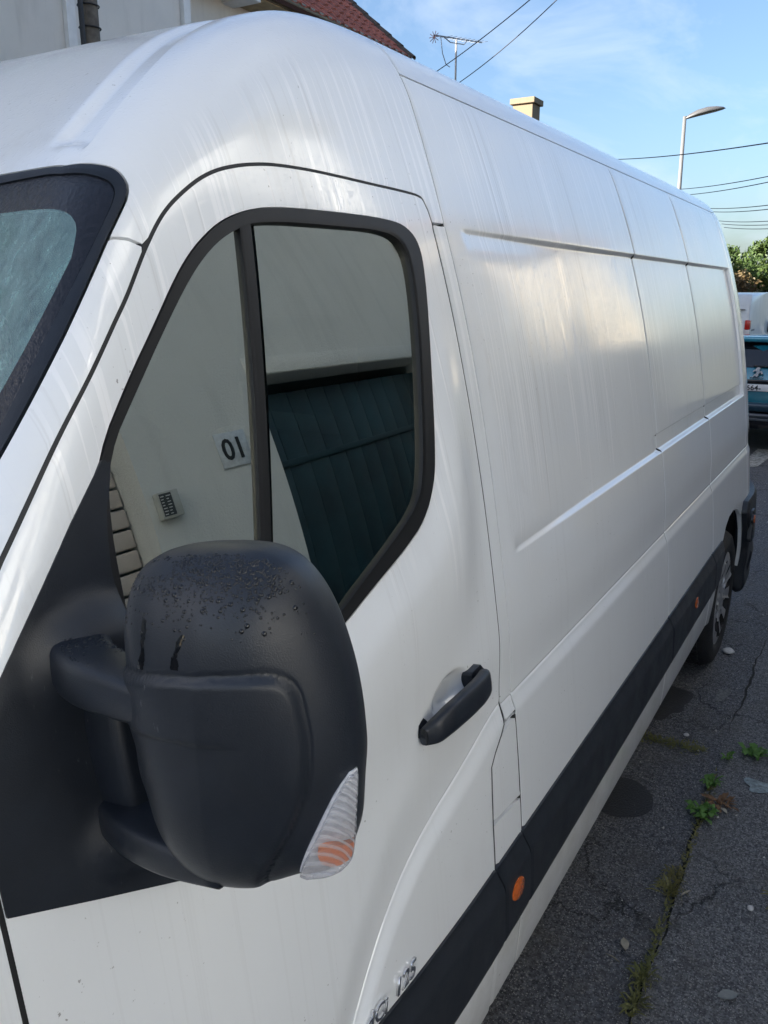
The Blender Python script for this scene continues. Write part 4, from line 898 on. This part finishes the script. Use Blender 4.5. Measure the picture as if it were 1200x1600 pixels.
def LNt(a, b, c):
    n = LD[None]+np.stack([0*a, (a-c[0])*9, (b-c[1])*5], -1); return n/np.linalg.norm(n, axis=1)[:, None]
def lens_sheet(name, poly, lift, mat, bulge=.0):
    p = np.asarray(poly)*np.array([-1, 1]); c = np.asarray(poly).mean(0)
    return panel(name, p[::-1] if area2(p) < 0 else p, zero, mat, MIR, gap=0, edge=.002, drop=.001, flange=.006, gx=.005, gs=.005, bres=.005,
                 P=lambda a, b: LPt(-a, b, c, lift, bulge), Nn=lambda a, b: LNt(-a, b, c))
LP = chaikin(m_lens, 1)
lens_sheet('indicator_reflector', LP, .004, SILVER)
lens_sheet('indicator_lens', LP, .0105, LENSM, .006)
lens_sheet('indicator_bulb', [(.3690+.0095*math.cos(t)+.007*math.sin(t), 1.488+.017*math.sin(t)) for t in np.linspace(0, 2*math.pi, 20, endpoint=False)], .0075, simple('amber_bulb', (.9, .22, .02), .25), .004)
# arms: rounded bars from the base plate to the housing
def arm(name, pts, w, hgt):
    v, f = [], []; n = 20; k = len(pts)
    pts = np.array(pts, float); ti = np.linspace(0, k-1, 24)
    c = np.stack([np.interp(ti, range(k), pts[:, j]) for j in range(3)], 1); W = np.interp(ti, range(k), w); H = np.interp(ti, range(k), hgt)
    for _ in range(4): c[1:-1] = (c[:-2]+2*c[1:-1]+c[2:])/4
    for i in range(24):
        t = c[min(i+1, 23)]-c[max(i-1, 0)]; t /= np.linalg.norm(t); sd = np.cross(t, [0, 0, 1.] if abs(t[2]) < .8 else [1., 0, 0]); sd /= np.linalg.norm(sd); up = np.cross(sd, t)
        for a in range(n):
            q = 2*math.pi*a/n; ct, st = math.cos(q), math.sin(q)
            v.append(c[i]+sd*W[i]*math.copysign(abs(ct)**.45, ct)+up*H[i]*math.copysign(abs(st)**.45, st))
    for i in range(23):
        for a in range(n): f.append((i*n+a, i*n+(a+1) % n, (i+1)*n+(a+1) % n, (i+1)*n+a))
    f.append(tuple(range(n))); f.append(tuple(23*n+a for a in range(n)))
    return mk(name, v, f, PLASTIC, MIR)
UP = arm('upper_arm', [(.560, .680, 1.615), (.522, .662, 1.615), (.494, .632, 1.617), (.479, .590, 1.619), (.473, .535, 1.622), (.475, .47, 1.622)], [.030, .030, .030, .029, .026, .022], [.028, .026, .0245, .0235, .021, .018])
LO = arm('lower_arm', [(.57, .660, 1.440), (.538, .640, 1.442), (.514, .608, 1.446), (.500, .565, 1.450), (.495, .52, 1.452), (.50, .46, 1.455)], [.030, .030, .030, .028, .026, .022], [.022, .021, .020, .020, .019, .016])
arm('hinge_column', [(.535, .64, 1.60), (.530, .630, 1.56), (.528, .622, 1.52), (.530, .618, 1.48), (.535, .62, 1.44)], [.034, .033, .032, .033, .035], [.030, .030, .030, .030, .030])
# dew on the mirror top and arm: small domed drops joined into one part
WATER = simple('water_drop', (.006, .007, .009), .06, spec=.5)
def drops(name, P3, N3, rad, parent):
    v, f = [], []
    for p, n, r in zip(P3, N3, rad):
        n = Vector(n).normalized(); a = n.orthogonal().normalized(); b = n.cross(a); p = Vector(p); base_i = len(v); k = 7
        for lv, (rr, hh) in enumerate(((1, 0), (.80, .26), (.42, .42))):
            for j in range(k):
                q = 2*math.pi*(j+.5*lv)/k; v.append(p+(a*math.cos(q)+b*math.sin(q))*r*rr+n*r*hh)
        v.append(p+n*r*.47)
        for lv in range(2):
            for j in range(k): f.append((base_i+lv*k+j, base_i+lv*k+(j+1) % k, base_i+(lv+1)*k+(j+1) % k, base_i+(lv+1)*k+j))
        for j in range(k): f.append((base_i+2*k+j, base_i+2*k+(j+1) % k, base_i+3*k))
    o = mk(name, v, f, WATER, parent); o['kind'] = 'stuff'; return o
q = np.stack([rng.uniform(.385, .575, 2600), 1.757-np.abs(rng.normal(0, .024, 2600))], 1)
q = q[(rel_of(q) < .985)]
cl = np.sin(q[:, 0]*71+2*np.sin(q[:, 1]*160))*np.sin(q[:, 1]*143+q[:, 0]*40)
q = q[(cl > -.35) | (q[:, 1] > 1.742)]
keep = shell_normal(q)[:, 2] > .20; q = q[keep]
rad = np.clip(rng.lognormal(math.log(.00088), .5, len(q)), .0003, .0024)
drops('dew_drops', m_shell(q), shell_normal(q), rad, MIR)
ap = np.stack([rng.uniform(.46, .54, 620), rng.uniform(.575, .662, 620)], 1)
ap = ap[(np.abs(ap[:, 0]-np.interp(ap[:, 1], [.585, .632, .662], [.479, .494, .522])) < .023)]
drops('dew_drops', np.stack([ap[:, 0], ap[:, 1], np.interp(ap[:, 1], [.590, .632], [1.6415, 1.6415])], 1), np.tile([0, 0, 1.], (len(ap), 1)), np.clip(rng.lognormal(math.log(.0009), .45, len(ap)), .0004, .0024), MIR)
# wet runs down the mirror face
WET = simple('wet_plastic', (.004, .004, .005), .06, spec=.6)
def run(pts, wd):
    q = np.array(pts, float); k = 26; ti = np.linspace(0, len(q)-1, k); c = np.stack([np.interp(ti, range(len(q)), q[:, j]) for j in range(2)], 1)
    c[:, 0] += rng.normal(0, .0004, k); wv = wd*(1+.3*np.sin(np.linspace(0, 9, k)))*np.linspace(.7, 1.15, k)
    a, m, b = c+np.array([1, 0])*wv[:, None], c, c-np.array([1, 0])*wv[:, None]
    v = list(m_shell(a, .0003))+list(m_shell(m, .0006))+list(m_shell(b, .0003))
    f = [(i, i+1, k+i+1, k+i) for i in range(k-1)]+[(k+i, k+i+1, 2*k+i+1, 2*k+i) for i in range(k-1)]
    mk('water_run', v, f, WET, MIR)
run([(.5207, 1.7008), (.5207, 1.6858), (.5197, 1.6727), (.5227, 1.6590)], .0024)
run([(.4825, 1.6938), (.487, 1.683), (.4896, 1.6747), (.4896, 1.6640)], .0026)

# ------------------------------------------------------------------ wheel, underside, far side, cab
ALU = simple('wheel_trim_silver', (.42, .42, .43), .34, metal=.55, var=.25, vscale=20)
def wheel(cx, cy, cz, r, parent):
    s = r/.345
    tp = [(.225*s, .20), (.26*s, .215), (.32*s, .215), (.342*s, .19), (.345*s, .17), (.345*s, .055), (.341*s, .035), (.325*s, .012), (.29*s, .000), (.255*s, .004), (.232*s, .016), (.225*s, .03)]
    v, f = lathe_vf(tp, 72, (cx, cy, cz)); T = mk('wheel', v, f, TYRE, parent)
    gv, gf = [], []
    for k in range(64):        # tread blocks
        q = 2*math.pi*k/64
        for t0, t1 in ((.060, .085), (.098, .125), (.138, .168)):
            b = len(gv)
            for rr in (.340*s, .3515*s):
                for dq in (-.032, .032):
                    for t in (t0, t1):
                        gv.append((cx+rr*math.cos(q+dq), cy+t, cz+rr*math.sin(q+dq)))
            gf += [(b+4, b+5, b+7, b+6), (b, b+1, b+5, b+4), (b+2, b+6, b+7, b+3), (b, b+4, b+6, b+2), (b+1, b+3, b+7, b+5)]
    mk('tread', gv, gf, TYRE, T, False)
    # trim disc with slots
    nr, na = 22, 126; rs = np.linspace(.012, .240, nr)*s; v, f, fm = [], [], []
    def dep(rr, q):
        u = rr/s; d = .018-.012*math.exp(-((u-.19)/.045)**2)+.012*(1-min(1, u/.07))*-1
        return d
    for i, rr in enumerate(rs):
        for a in range(na):
            q = 2*math.pi*a/na; u = rr/s; seg = (q*9/(2*math.pi)) % 1
            slot = .128 < u < .192 and .12 < seg < .52
            hole = .075 < u < .108 and .6 < seg < .9
            v.append((cx+rr*math.cos(q), cy+dep(rr, q)+(.05 if slot else .02 if hole else 0)-(.006 if (.45 < seg < .62 and .08 < u < .2) else 0), cz+rr*math.sin(q)))
    for i in range(nr-1):
        for a in range(na):
            u = .5*(rs[i]+rs[i+1])/s; seg = ((a+.5)/na*9) % 1
            slot = .122 < u < .197 and .09 < seg < .55
            f.append((i*na+a, i*na+(a+1) % na, (i+1)*na+(a+1) % na, (i+1)*na+a)); fm.append(1 if slot else 0)
    f.append(tuple(range(na))); fm.append(0)
    mk('wheel_trim', v, f, None, T, False, None, [ALU, DARK], fm)
    return T
wheel(4.29, .532, .128+.343, .345, VAN)
wheel(-.04, .545, .128+.343, .345, VAN)
# wheel housing and inner body so that gaps read dark
v = [(4.27+r_*math.cos(q_), .54+t_, .46+r_*math.sin(q_)) for r_, t_ in ((.47, .02), (.47, .34), (.02, .36)) for q_ in np.linspace(-.1, math.pi+.1, 30)]
mk('wheel_housing', v, [(i*30+a, i*30+a+1, (i+1)*30+a+1, (i+1)*30+a) for i in range(2) for a in range(29)], DARK, VAN)
box('underbody', (-.3, .86, .37), (3.66, 2.30, .50), DARK, VAN); box('underbody', (4.82, .80, .36), (5.1, 2.45, .46), DARK, VAN)
box('load_floor', (1.5, .60, .60), (5.12, 2.50, .66), DARK, VAN)
# far side and rear of the body
gx_, gs_ = np.linspace(.75, 5.17, 90), np.linspace(.2, 3.03, 70); X, S = np.meshgrid(gx_, gs_); P_ = base(X.ravel(), S.ravel()); P_[:, 1] = 3.10-P_[:, 1]
hole = (X.ravel() > .80) & (X.ravel() < 1.30) & (S.ravel() > 1.36) & (S.ravel() < 1.86); na = len(gx_)
ff = [(j*na+i, (j+1)*na+i, (j+1)*na+i+1, j*na+i+1) for j in range(69) for i in range(89) if not (hole[j*na+i] and hole[(j+1)*na+i+1])]
mk('far_side_body', P_, ff, PAINT, VAN)
X, S = np.meshgrid(np.linspace(.79, 1.32, 8), np.linspace(1.34, 1.88, 8)); P_ = base(X.ravel(), S.ravel()); P_[:, 1] = 3.095-P_[:, 1]
mk('far_door_glass', P_, [(j*8+i, (j+1)*8+i, (j+1)*8+i+1, j*8+i+1) for j in range(7) for i in range(7)], GLASS, VAN)
rs = base(np.full(60, 5.17), np.linspace(.25, 3.03, 60)); vv = list(rs)+[(5.172, 3.1-p[1], p[2]) for p in rs]
for nm, y0, y1 in (('rear_door', 0, 1), ('rear_door', 1, 0)):
    A = rs.copy()
    if y0: A[:, 1] = 3.1-A[:, 1]
    Bm = A.copy(); Bm[:, 1] = 1.553 if not y0 else 1.547
    mk(nm, list(A)+list(Bm), [(i, i+1, 61+i, 60+i) for i in range(59)], PAINT, VAN)
# cab: bulkhead, dashboard, seats, wheel
SEAT = simple('seat_cloth', (.035, .038, .042), .9, var=.4, vscale=60, bump=.3, bscale=300)
_bs = base(np.full(40, 1.5), np.linspace(.45, 3.0, 40)); _bp = [(p[1]+.04 if p[1] < 1.0 else p[1], min(p[2], 2.40)) for p in _bs]
prism('bulkhead', _bp+[(3.1-a, b) for a, b in _bp[::-1]], 0, 1.505, 1.53, simple('bulkhead_steel', (.10, .105, .11), .5, var=.3), VAN)
box('cab_floor', (-.2, .66, .56), (1.5, 2.44, .62), DARK, VAN)
box('dashboard', (.12, .74, 1.02), (.50, 2.36, 1.34), CABGREY, VAN, .08, 4)
def seat(y):
    c = box('seat_cushion', (.86, y-.25, .92), (1.36, y+.25, 1.08), SEAT, VAN, .06, 4)
    bm = bmesh.new(); bm_box(bm, (-.07, -.25, 0), (.07, .25, .66), .06, 4)
    for v_ in bm.verts: v_.co = Vector((1.33+v_.co.x+v_.co.z*.14, y+v_.co.y*(1-.15*max(0, v_.co.z-.3)), 1.02+v_.co.z))
    b = from_bm('seat_back', bm, SEAT, c, True)
    bm = bmesh.new(); bm_box(bm, (-.05, -.14, 0), (.05, .14, .20), .045, 4)
    for v_ in bm.verts: v_.co = Vector((1.425+v_.co.x, y+v_.co.y, 1.72+v_.co.z))
    from_bm('headrest', bm, SEAT, c, True)
seat(1.05); seat(1.72); seat(2.15)
st = [Vector((.62+.10*math.sin(t), 1.08+.21*math.cos(t), 1.36+.17*math.sin(t)*1.0)) for t in np.linspace(0, 2*math.pi, 40)]
tube('steering_wheel', st, .016, RUBBER, VAN, 10)
tube('steering_column', [(.62, 1.08, 1.36), (.42, 1.08, 1.20)], .04, CABGREY, VAN, 10)
# bonnet and nose
v, f = [], []
for i, x in enumerate(np.linspace(-.62, .22, 24)):
    for j, t in enumerate(np.linspace(-1, 1, 26)):
        y = 1.55+t*(.87-.12*max(0, (-x-.1))**1.5); z = 1.36-.10*(.22-x)-.55*max(0, (-x-.1))**2-.10*abs(t)**3
        v.append((x, y, z))
for i in range(23):
    for j in range(25): f.append((i*26+j, i*26+j+1, (i+1)*26+j+1, (i+1)*26+j))
mk('bonnet', v, f, PAINT, VAN)
box('front_bumper', (-.68, .66, .36), (-.50, 2.44, 1.16), TRIM, VAN, .08, 4)

# ------------------------------------------------------------------ distant white van
FV = empty('distant_van', (22, 3.5, G), 'small white van parked far down the street, red tail lamp showing', 'van')
WP = simple('plain_white_paint', (.72, .71, .68), .4, coat=.6, var=.12, vscale=3)
prism('body', [(20.0, G+.32), (20.0, G+1.0), (20.07, G+1.62), (20.16, G+1.80), (22.9, G+1.84), (23.4, G+1.76), (24.1, G+1.12), (24.9, G+.95), (24.95, G+.32)], 1, 2.58, 4.48, WP, FV, .07)
box('tail_lamp', (19.965, 2.565, 1.18), (20.16, 2.67, 1.38), simple('far_red_lens', (.50, .02, .015), .2), FV, .015); box('reverse_lamp', (19.96, 2.565, .98), (20.14, 2.68, 1.178), simple('far_clear_lens', (.62, .55, .52), .2), FV, .015)
GREYL = simple('grey_line', (.16, .16, .16), .6)
box('door_line', (19.985, 2.70, 1.60), (20.065, 4.30, 1.612), GREYL, FV); box('door_line', (19.975, 3.52, .6), (20.07, 3.535, 1.8), GREYL, FV)
box('rear_badge', (19.99, 2.83, 1.49), (20.055, 3.05, 1.535), GREYL, FV); box('rear_badge', (20.0, 3.0, 1.64), (20.075, 3.05, 1.72), GREYL, FV)
box('side_badge', (20.35, 2.577, 1.13), (20.9, 2.60, 1.17), GREYL, FV); box('side_seam', (20.25, 2.60, 1.50), (23.0, 2.635, 1.513), GREYL, FV); box('rub_strip', (20.2, 2.565, .90), (23.2, 2.60, .93), GREYL, FV)
box('rear_bumper', (19.90, 2.58, .40), (20.12, 4.48, .62), TRIM, FV, .04)
box('mirror', (23.35, 2.36, .98), (23.5, 2.58, 1.26), PLASTIC, FV, .04)
for x in (20.7, 24.0):
    vv, f_ = lathe_vf([(.18, .16), (.30, .16), (.31, .0), (.18, .0), (.0, .02)], 28, (x, 2.62, G+.31)); mk('wheel', vv, f_, TYRE, FV)

# ------------------------------------------------------------------ teal hatchback parked behind the van
TEAL = simple('teal_car_paint', (.010, .17, .24), .25, metal=.2, coat=1, var=.12, vscale=4)
CX, CY = 10.55, 1.21
HC2 = empty('teal_hatchback', (CX+2, CY, G), 'teal hatchback parked behind the delivery van, seen from the rear', 'car')
secs = [  # x offset, half width low/mid/high, z bottom, z belt, z top
    (0.00, .78, .80, .50, .36, .78, .80), (.04, .82, .84, .60, .30, .86, .98), (.10, .85, .865, .62, .28, .92, 1.03), (.30, .865, .87, .60, .26, .93, 1.22), (.55, .87, .87, .57, .25, .93, 1.335), (1.1, .87, .87, .56, .25, .92, 1.31), (2.0, .87, .87, .56, .25, .92, 1.29), (2.6, .87, .86, .54, .25, .92, 1.20), (3.2, .86, .84, .60, .25, .90, .98), (3.7, .80, .78, .6, .28, .80, .86), (4.0, .65, .62, .5, .32, .64, .70)]
v, f = [], []
for dx, wl, wm, wt, zb, zm, zt in secs:
    ring = [(-wl*.92, zb), (-wl, zb+.14), (-wm, (zb+zm)/2+.1), (-wm*.985, zm), (-wt-.04, zt-.05), (-wt*.8, zt-.008), (0, zt+.012)]
    ring = ring+[(-a, b) for a, b in ring[::-1][1:]]
    for a, b in ring: v.append((CX+dx, CY+a, G+b))
nr_ = 13
for i in range(len(secs)-1):
    for k in range(nr_): f.append((i*nr_+k, i*nr_+(k+1) % nr_, (i+1)*nr_+(k+1) % nr_, (i+1)*nr_+k))
f.append(tuple(range(nr_))[::-1]); f.append(tuple((len(secs)-1)*nr_+k for k in range(nr_)))
mk('body', v, f, TEAL, HC2)
BG_ = simple('car_black_gloss', (.006, .006, .008), .08, coat=.5)
def quad(name, pts, mat, parent, th=.012):
    p_ = [Vector(q) for q in pts]; nn_ = (p_[1]-p_[0]).cross(p_[3]-p_[0]).normalized()*th
    return mk(name, p_+[a+nn_ for a in p_], [(3, 2, 1, 0), (4, 5, 6, 7), (0, 1, 5, 4), (1, 2, 6, 5), (2, 3, 7, 6), (3, 0, 4, 7)], mat, parent, False)
RW = quad('rear_window', [(CX+.055, CY+.62, G+.985), (CX+.055, CY-.62, G+.985), (CX+.36, CY-.54, G+1.25), (CX+.36, CY+.54, G+1.25)], BG_, HC2, .022)
box('wiper', (CX+.02, CY-.34, G+1.005), (CX+.05, CY+.06, G+1.022), RUBBER, RW, .004)
box('roof_spoiler', (CX+.26, CY-.60, G+1.272), (CX+.62, CY+.60, G+1.335), simple('teal_spoiler', (.03, .24, .34), .15, metal=.1, coat=1), HC2, .022, 3)
box('tailgate_band', (CX-.025, CY-.66, G+.815), (CX+.03, CY+.66, G+.865), BG_, HC2, .008)
for sgn in (-1, 1): box('tail_lamp', (CX-.02, CY+sgn*.76-.14, G+.80), (CX+.20, CY+sgn*.76+.11, G+.93), simple('smoked_red_lens', (.16, .006, .008), .12, coat=.5), HC2, .02)
NPT = box('number_plate', (CX-.034, CY-.26, G+.735), (CX-.016, CY+.26, G+.812), simple('plate_white', (.72, .72, .72), .35), HC2, .004)
Mt = lambda x, y, z: Matrix(((0, 0, -1, x), (-1, 0, 0, y), (0, 1, 0, z), (0, 0, 0, 1)))
text_mesh('plate_lettering', '664-', .082, Mt(CX-.0355, CY+.105, G+.744), simple('plate_black', (.01, .01, .012), .4), NPT, .0008, 0, .0018, 1.05)
# rampant animal emblem in bright metal, with the maker's lettering bar under it
em = [(-.010, .000), (.010, .018), (.004, .034), (.030, .050), (.040, .034), (.052, .040), (.040, .066), (.020, .070), (.012, .082), (.022, .098), (.006, .112), (-.016, .106), (-.030, .094), (-.024, .082), (-.046, .078), (-.058, .062), (-.044, .058), (-.030, .066), (-.016, .060), (-.020, .040), (-.044, .024), (-.052, .000), (-.036, .002), (-.028, .014)]
bm = bmesh.new(); vs = [bm.verts.new((CX-.03, CY-a*1.0, G+.895+b)) for a, b in em]; fc = bm.faces.new(vs); r_ = bmesh.ops.extrude_face_region(bm, geom=[fc])
for e_ in r_['geom']:
    if isinstance(e_, bmesh.types.BMVert): e_.co.x += .05
from_bm('emblem', bm, simple('bright_emblem', (.80, .80, .82), .2, metal=.6), HC2)
text_mesh('maker_lettering', 'PEUGEOT', .030, Mt(CX-.012, CY+.085, G+.873), CHROME, HC2, .002, 0, .0006, 1.15)
box('lower_bumper', (CX-.06, CY-.84, G+.30), (CX+.25, CY+.84, G+.50), BG_, HC2, .05, 3)
box('bumper_moulding', (CX-.075, CY-.80, G+.50), (CX+.2, CY+.80, G+.60), simple('bumper_navy', (.006, .03, .05), .35, coat=.4), HC2, .03, 3)
box('bumper_lip', (CX-.085, CY-.70, G+.40), (CX-.05, CY+.70, G+.425), simple('lip_grey', (.06, .07, .08), .4), HC2, .006)
for x in (CX+.62, CX+3.15):
    for y in (CY-.86, CY+.70):
        vv, f_ = lathe_vf([(.17, .16), (.295, .16), (.305, .02), (.20, .0), (.0, .02)], 28, (x, y, G+.305)); mk('wheel', vv, f_, TYRE, HC2)

# ------------------------------------------------------------------ street details
m, t, p, o = newmat('worn_white_paint'); n = N(t); n.link(n.mix(n.ramp(n.noise(n.obj(), 22, 6, .7), .45, .6), (.42, .41, .37, 1), (.12, .12, .11, 1)), p.inputs['Base Color']); p.inputs['Roughness'].default_value = .85
v = [(9.55, 1.20, G+.004), (9.75, 1.02, G+.004), (10.9, .92, G+.004), (10.9, 1.16, G+.004)]
tag(mk('bay_line', v, [(0, 1, 2, 3)], m, None, False), None, kind='structure')
def blob_sheet(name, cx, cy, rx, ry, z, mat, seed, wob=.12, n=40):
    r_ = random.Random(seed); ph = [r_.uniform(0, 6.3) for _ in range(5)]; v = [(cx, cy, z)]
    for k in range(n):
        q = 2*math.pi*k/n; s_ = 1+wob*sum(math.sin((j+2)*q+ph[j])/(j+1.5) for j in range(5)); v.append((cx+rx*s_*math.cos(q), cy+ry*s_*math.sin(q), z))
    return tag(mk(name, v, [(0, 1+k, 1+(k+1) % n) for k in range(n)], mat, None, False), None, kind='structure')
def mat_wet():
    m, t, p, o = newmat('damp_asphalt'); n = N(t); ag = n('ShaderNodeTexVoronoi', {'Vector': n.obj(), 'Scale': 150.0})
    c = n.mix(n.ramp(n.noise(n.obj(), 260, 3, .6), .45, .7), (.014, .014, .016, 1), (.040, .040, .044, 1)); n.link(c, p.inputs['Base Color']); p.inputs['Roughness'].default_value = .6
    n.link(n.bump(n.math('ADD', ag.outputs['Distance'], n.noise(n.obj(), 100, 4, .7)), .6, .005), p.inputs['Normal']); return m
DAMP = mat_wet()
blob_sheet('damp_patch', 2.835, .63, .13, .115, G+.003, DAMP, 4, .05); blob_sheet('damp_patch', 3.68, .66, .16, .10, G+.003, DAMP, 9, .45)
GRASS_G = mat_leaf('weed_green', (.075, .19, .03), (.14, .26, .055)); GRASS_D = mat_leaf('dry_grass', (.20, .17, .06), (.12, .14, .04)); DRYB = simple('dry_brown', (.22, .12, .06), .9, var=.4, vscale=60)
def weed(cx, cy, r, n, mat, label, hgt=.05, narrow=.16, z=G+.004, name='weed'):
    v, f = [], []
    for i in range(n):
        q = rng.uniform(0, 2*math.pi); ln = r*rng.uniform(.45, 1.1); ox, oy = rng.normal(0, r*.22, 2); lift = hgt*rng.uniform(.3, 1.2); wd = ln*narrow*rng.uniform(.7, 1.3); d = np.array([math.cos(q), math.sin(q), 0]); sd_ = np.array([-d[1], d[0], 0]); b = len(v)
        for t_, wv, hz in ((0, .25, 0), (.35, .8, .62), (.7, 1.0, .95), (1, .1, .72)):
            c = np.array([cx+ox, cy+oy, z])+d*ln*t_+np.array([0, 0, lift*hz]); v += [c+sd_*wd*wv, c-sd_*wd*wv+np.array([0, 0, .002])]
        for k in range(3): f.append((b+2*k, b+2*k+1, b+2*k+3, b+2*k+2))
    return tag(mk(name, v, f, mat, None, False), label, 'weed', 'weeds in the pavement joint')
weed(2.87, .345, .055, 34, GRASS_G, 'bright green leafy weed in the joint right of the damp patch', .035, .2)
weed(3.09, .355, .048, 30, GRASS_G, 'green weed in the joint just beyond the leafiest one', .03, .15)
weed(3.40, .245, .06, 34, GRASS_G, 'green weed at the right edge of the pavement', .032, .2)
weed(3.32, .33, .035, 14, GRASS_G, 'sparse small weed left of the one at the right edge', .03, .18)
weed(2.395, .362, .055, 60, GRASS_D, 'dry yellow grass tuft halfway along the joint', .045, .035, name='grass_tuft')
weed(2.475, .366, .04, 30, GRASS_D, 'small green-yellow tuft just beyond the dry grass tuft', .03, .06, name='grass_tuft')
weed(2.00, .35, .05, 50, GRASS_D, 'dry grass tuft nearest the camera, at the bottom edge', .03, .05, name='grass_tuft')
weed(1.90, .347, .05, 40, GRASS_D, 'flattened dry tuft below the bottom-edge tuft', .02, .06, name='grass_tuft')
weed(2.52, .05, .06, 26, GRASS_D, 'thin yellow tuft at the right picture edge', .03, .05, name='grass_tuft')
weed(2.97, .30, .06, 30, DRYB, 'brown dried leaves among the weeds in the joint', .02, .12, name='dry_leaves')
def moss(x0, x1, y0, y1, n, mat, label):
    v, f = [], []
    for i in range(n):
        t_ = rng.uniform(); c = np.array([x0+(x1-x0)*t_+rng.normal(0, .02), y0+(y1-y0)*t_+rng.normal(0, .006), G+.004]); q = rng.uniform(0, 6.3); l_ = rng.uniform(.006, .022); d = np.array([math.cos(q)*l_, math.sin(q)*l_, rng.uniform(.002, .012)]); sd_ = np.array([-d[1], d[0], 0])*.25; b = len(v)
        v += [c-sd_, c+sd_, c+d]; f.append((b, b+1, b+2))
    return tag(mk('moss', v, f, mat, None, False), label, 'moss', None, 'stuff')
moss(3.32, 3.34, .68, .43, 380, GRASS_D, 'yellow-green moss strip across the asphalt by the van sill')
moss(1.85, 3.15, .35, .35, 420, GRASS_D, 'sparse dry moss along the pavement joint')
CHIPM = simple('stone_chip', (.52, .50, .46), .8, var=.4, vscale=40)
v, f = [], []
for i in range(1500):
    x = rng.uniform(1.7, 9)**1.0; y = rng.uniform(-.2, .95) if rng.uniform() < .7 else rng.normal(.3, .08); s_ = .0016*math.exp(rng.normal(0, .5))*(1+.25*(x-2)); b = len(v)
    for dx, dy, dz in ((1, 0, 0), (-.5, .8, 0), (-.6, -.7, 0), (0, 0, 1.1)): v.append((x+dx*s_*rng.uniform(.7, 1.5), y+dy*s_*rng.uniform(.7, 1.5), G+.002+dz*s_))
    f += [(b, b+1, b+3), (b+1, b+2, b+3), (b+2, b, b+3)]
tag(mk('stone_chips', v, f, CHIPM, None, False), 'pale stone chips strewn over the asphalt', 'gravel', None, 'stuff')
def stone(x, y, r, label, name='pebble', flat=.5, mat=None, cat='pebble'):
    bm = bmesh.new(); bmesh.ops.create_icosphere(bm, subdivisions=2, radius=1)
    for v_ in bm.verts: v_.co = Vector((x+v_.co.x*r*1.25*(1+random.uniform(-.12, .12)), y+v_.co.y*r*(1+random.uniform(-.12, .12)), G+.003+r*flat*.8+v_.co.z*r*flat))
    return tag(from_bm(name, bm, mat or simple('pale_pebble', (.58, .56, .53), .7, var=.2, vscale=90), None, True, 80), label, cat)
stone(2.444, .131, .010, 'white pebble on the grey pavement at lower right', flat=.6)
stone(3.43, .515, .012, 'pale flat chip beside the moss strip', flat=.3)
stone(4.43, .50, .030, 'white crumbled stone against the rear tyre', flat=.35)
def leaf(x, y, ln, wd, rot, label, mat):
    v, f = [], []; n_ = 9
    for i in range(n_):
        t_ = i/(n_-1); w_ = wd*math.sin(math.pi*min(1, t_*1.05))**.8; c = Vector((t_-.5, 0, 0))*ln
        for s_ in (-1, 0, 1): q = Vector((c.x, s_*w_, 0)); q.rotate(Matrix.Rotation(rot, 3, 'Z')); v.append((x+q.x, y+q.y, G+.006+.004*abs(s_)+.004*math.sin(t_*3)))
    for i in range(n_-1):
        for k in range(2): f.append((i*3+k, i*3+k+1, i*3+k+4, i*3+k+3))
    return tag(mk('fallen_leaf', v, f, mat), label, 'leaf', 'fallen leaves')
LFG = simple('grey_leaf', (.20, .21, .20), .7, var=.25, vscale=60); LFS = simple('straw_leaf', (.38, .34, .26), .8, var=.3, vscale=60)
leaf(2.056, .136, .062, .017, -.9, 'oval grey fallen leaf at bottom right', LFG)
leaf(2.10, .425, .05, .012, .4, 'curled pale leaf left of the joint near the bottom', LFS)
leaf(2.41, .315, .05, .004, -.5, 'straw-coloured twig-like leaf beside the dry tuft', LFS)
leaf(2.03, .44, .045, .002, 1.3, 'thin pale stalk on the asphalt near the bottom', LFS)
leaf(2.93, .285, .035, .008, .8, 'pale dead leaf beside the green weeds', LFS)
blob_sheet('paint_splash', 3.90, .445, .085, .022, G+.004, m_sp := simple('grey_splash', (.20, .20, .19), .8, var=.6, vscale=60), 5, .35)
blob_sheet('paint_splash', 3.165, .20, .06, .035, G+.007, simple('pale_splash', (.28, .33, .33), .7, var=.6, vscale=70), 6, .4)
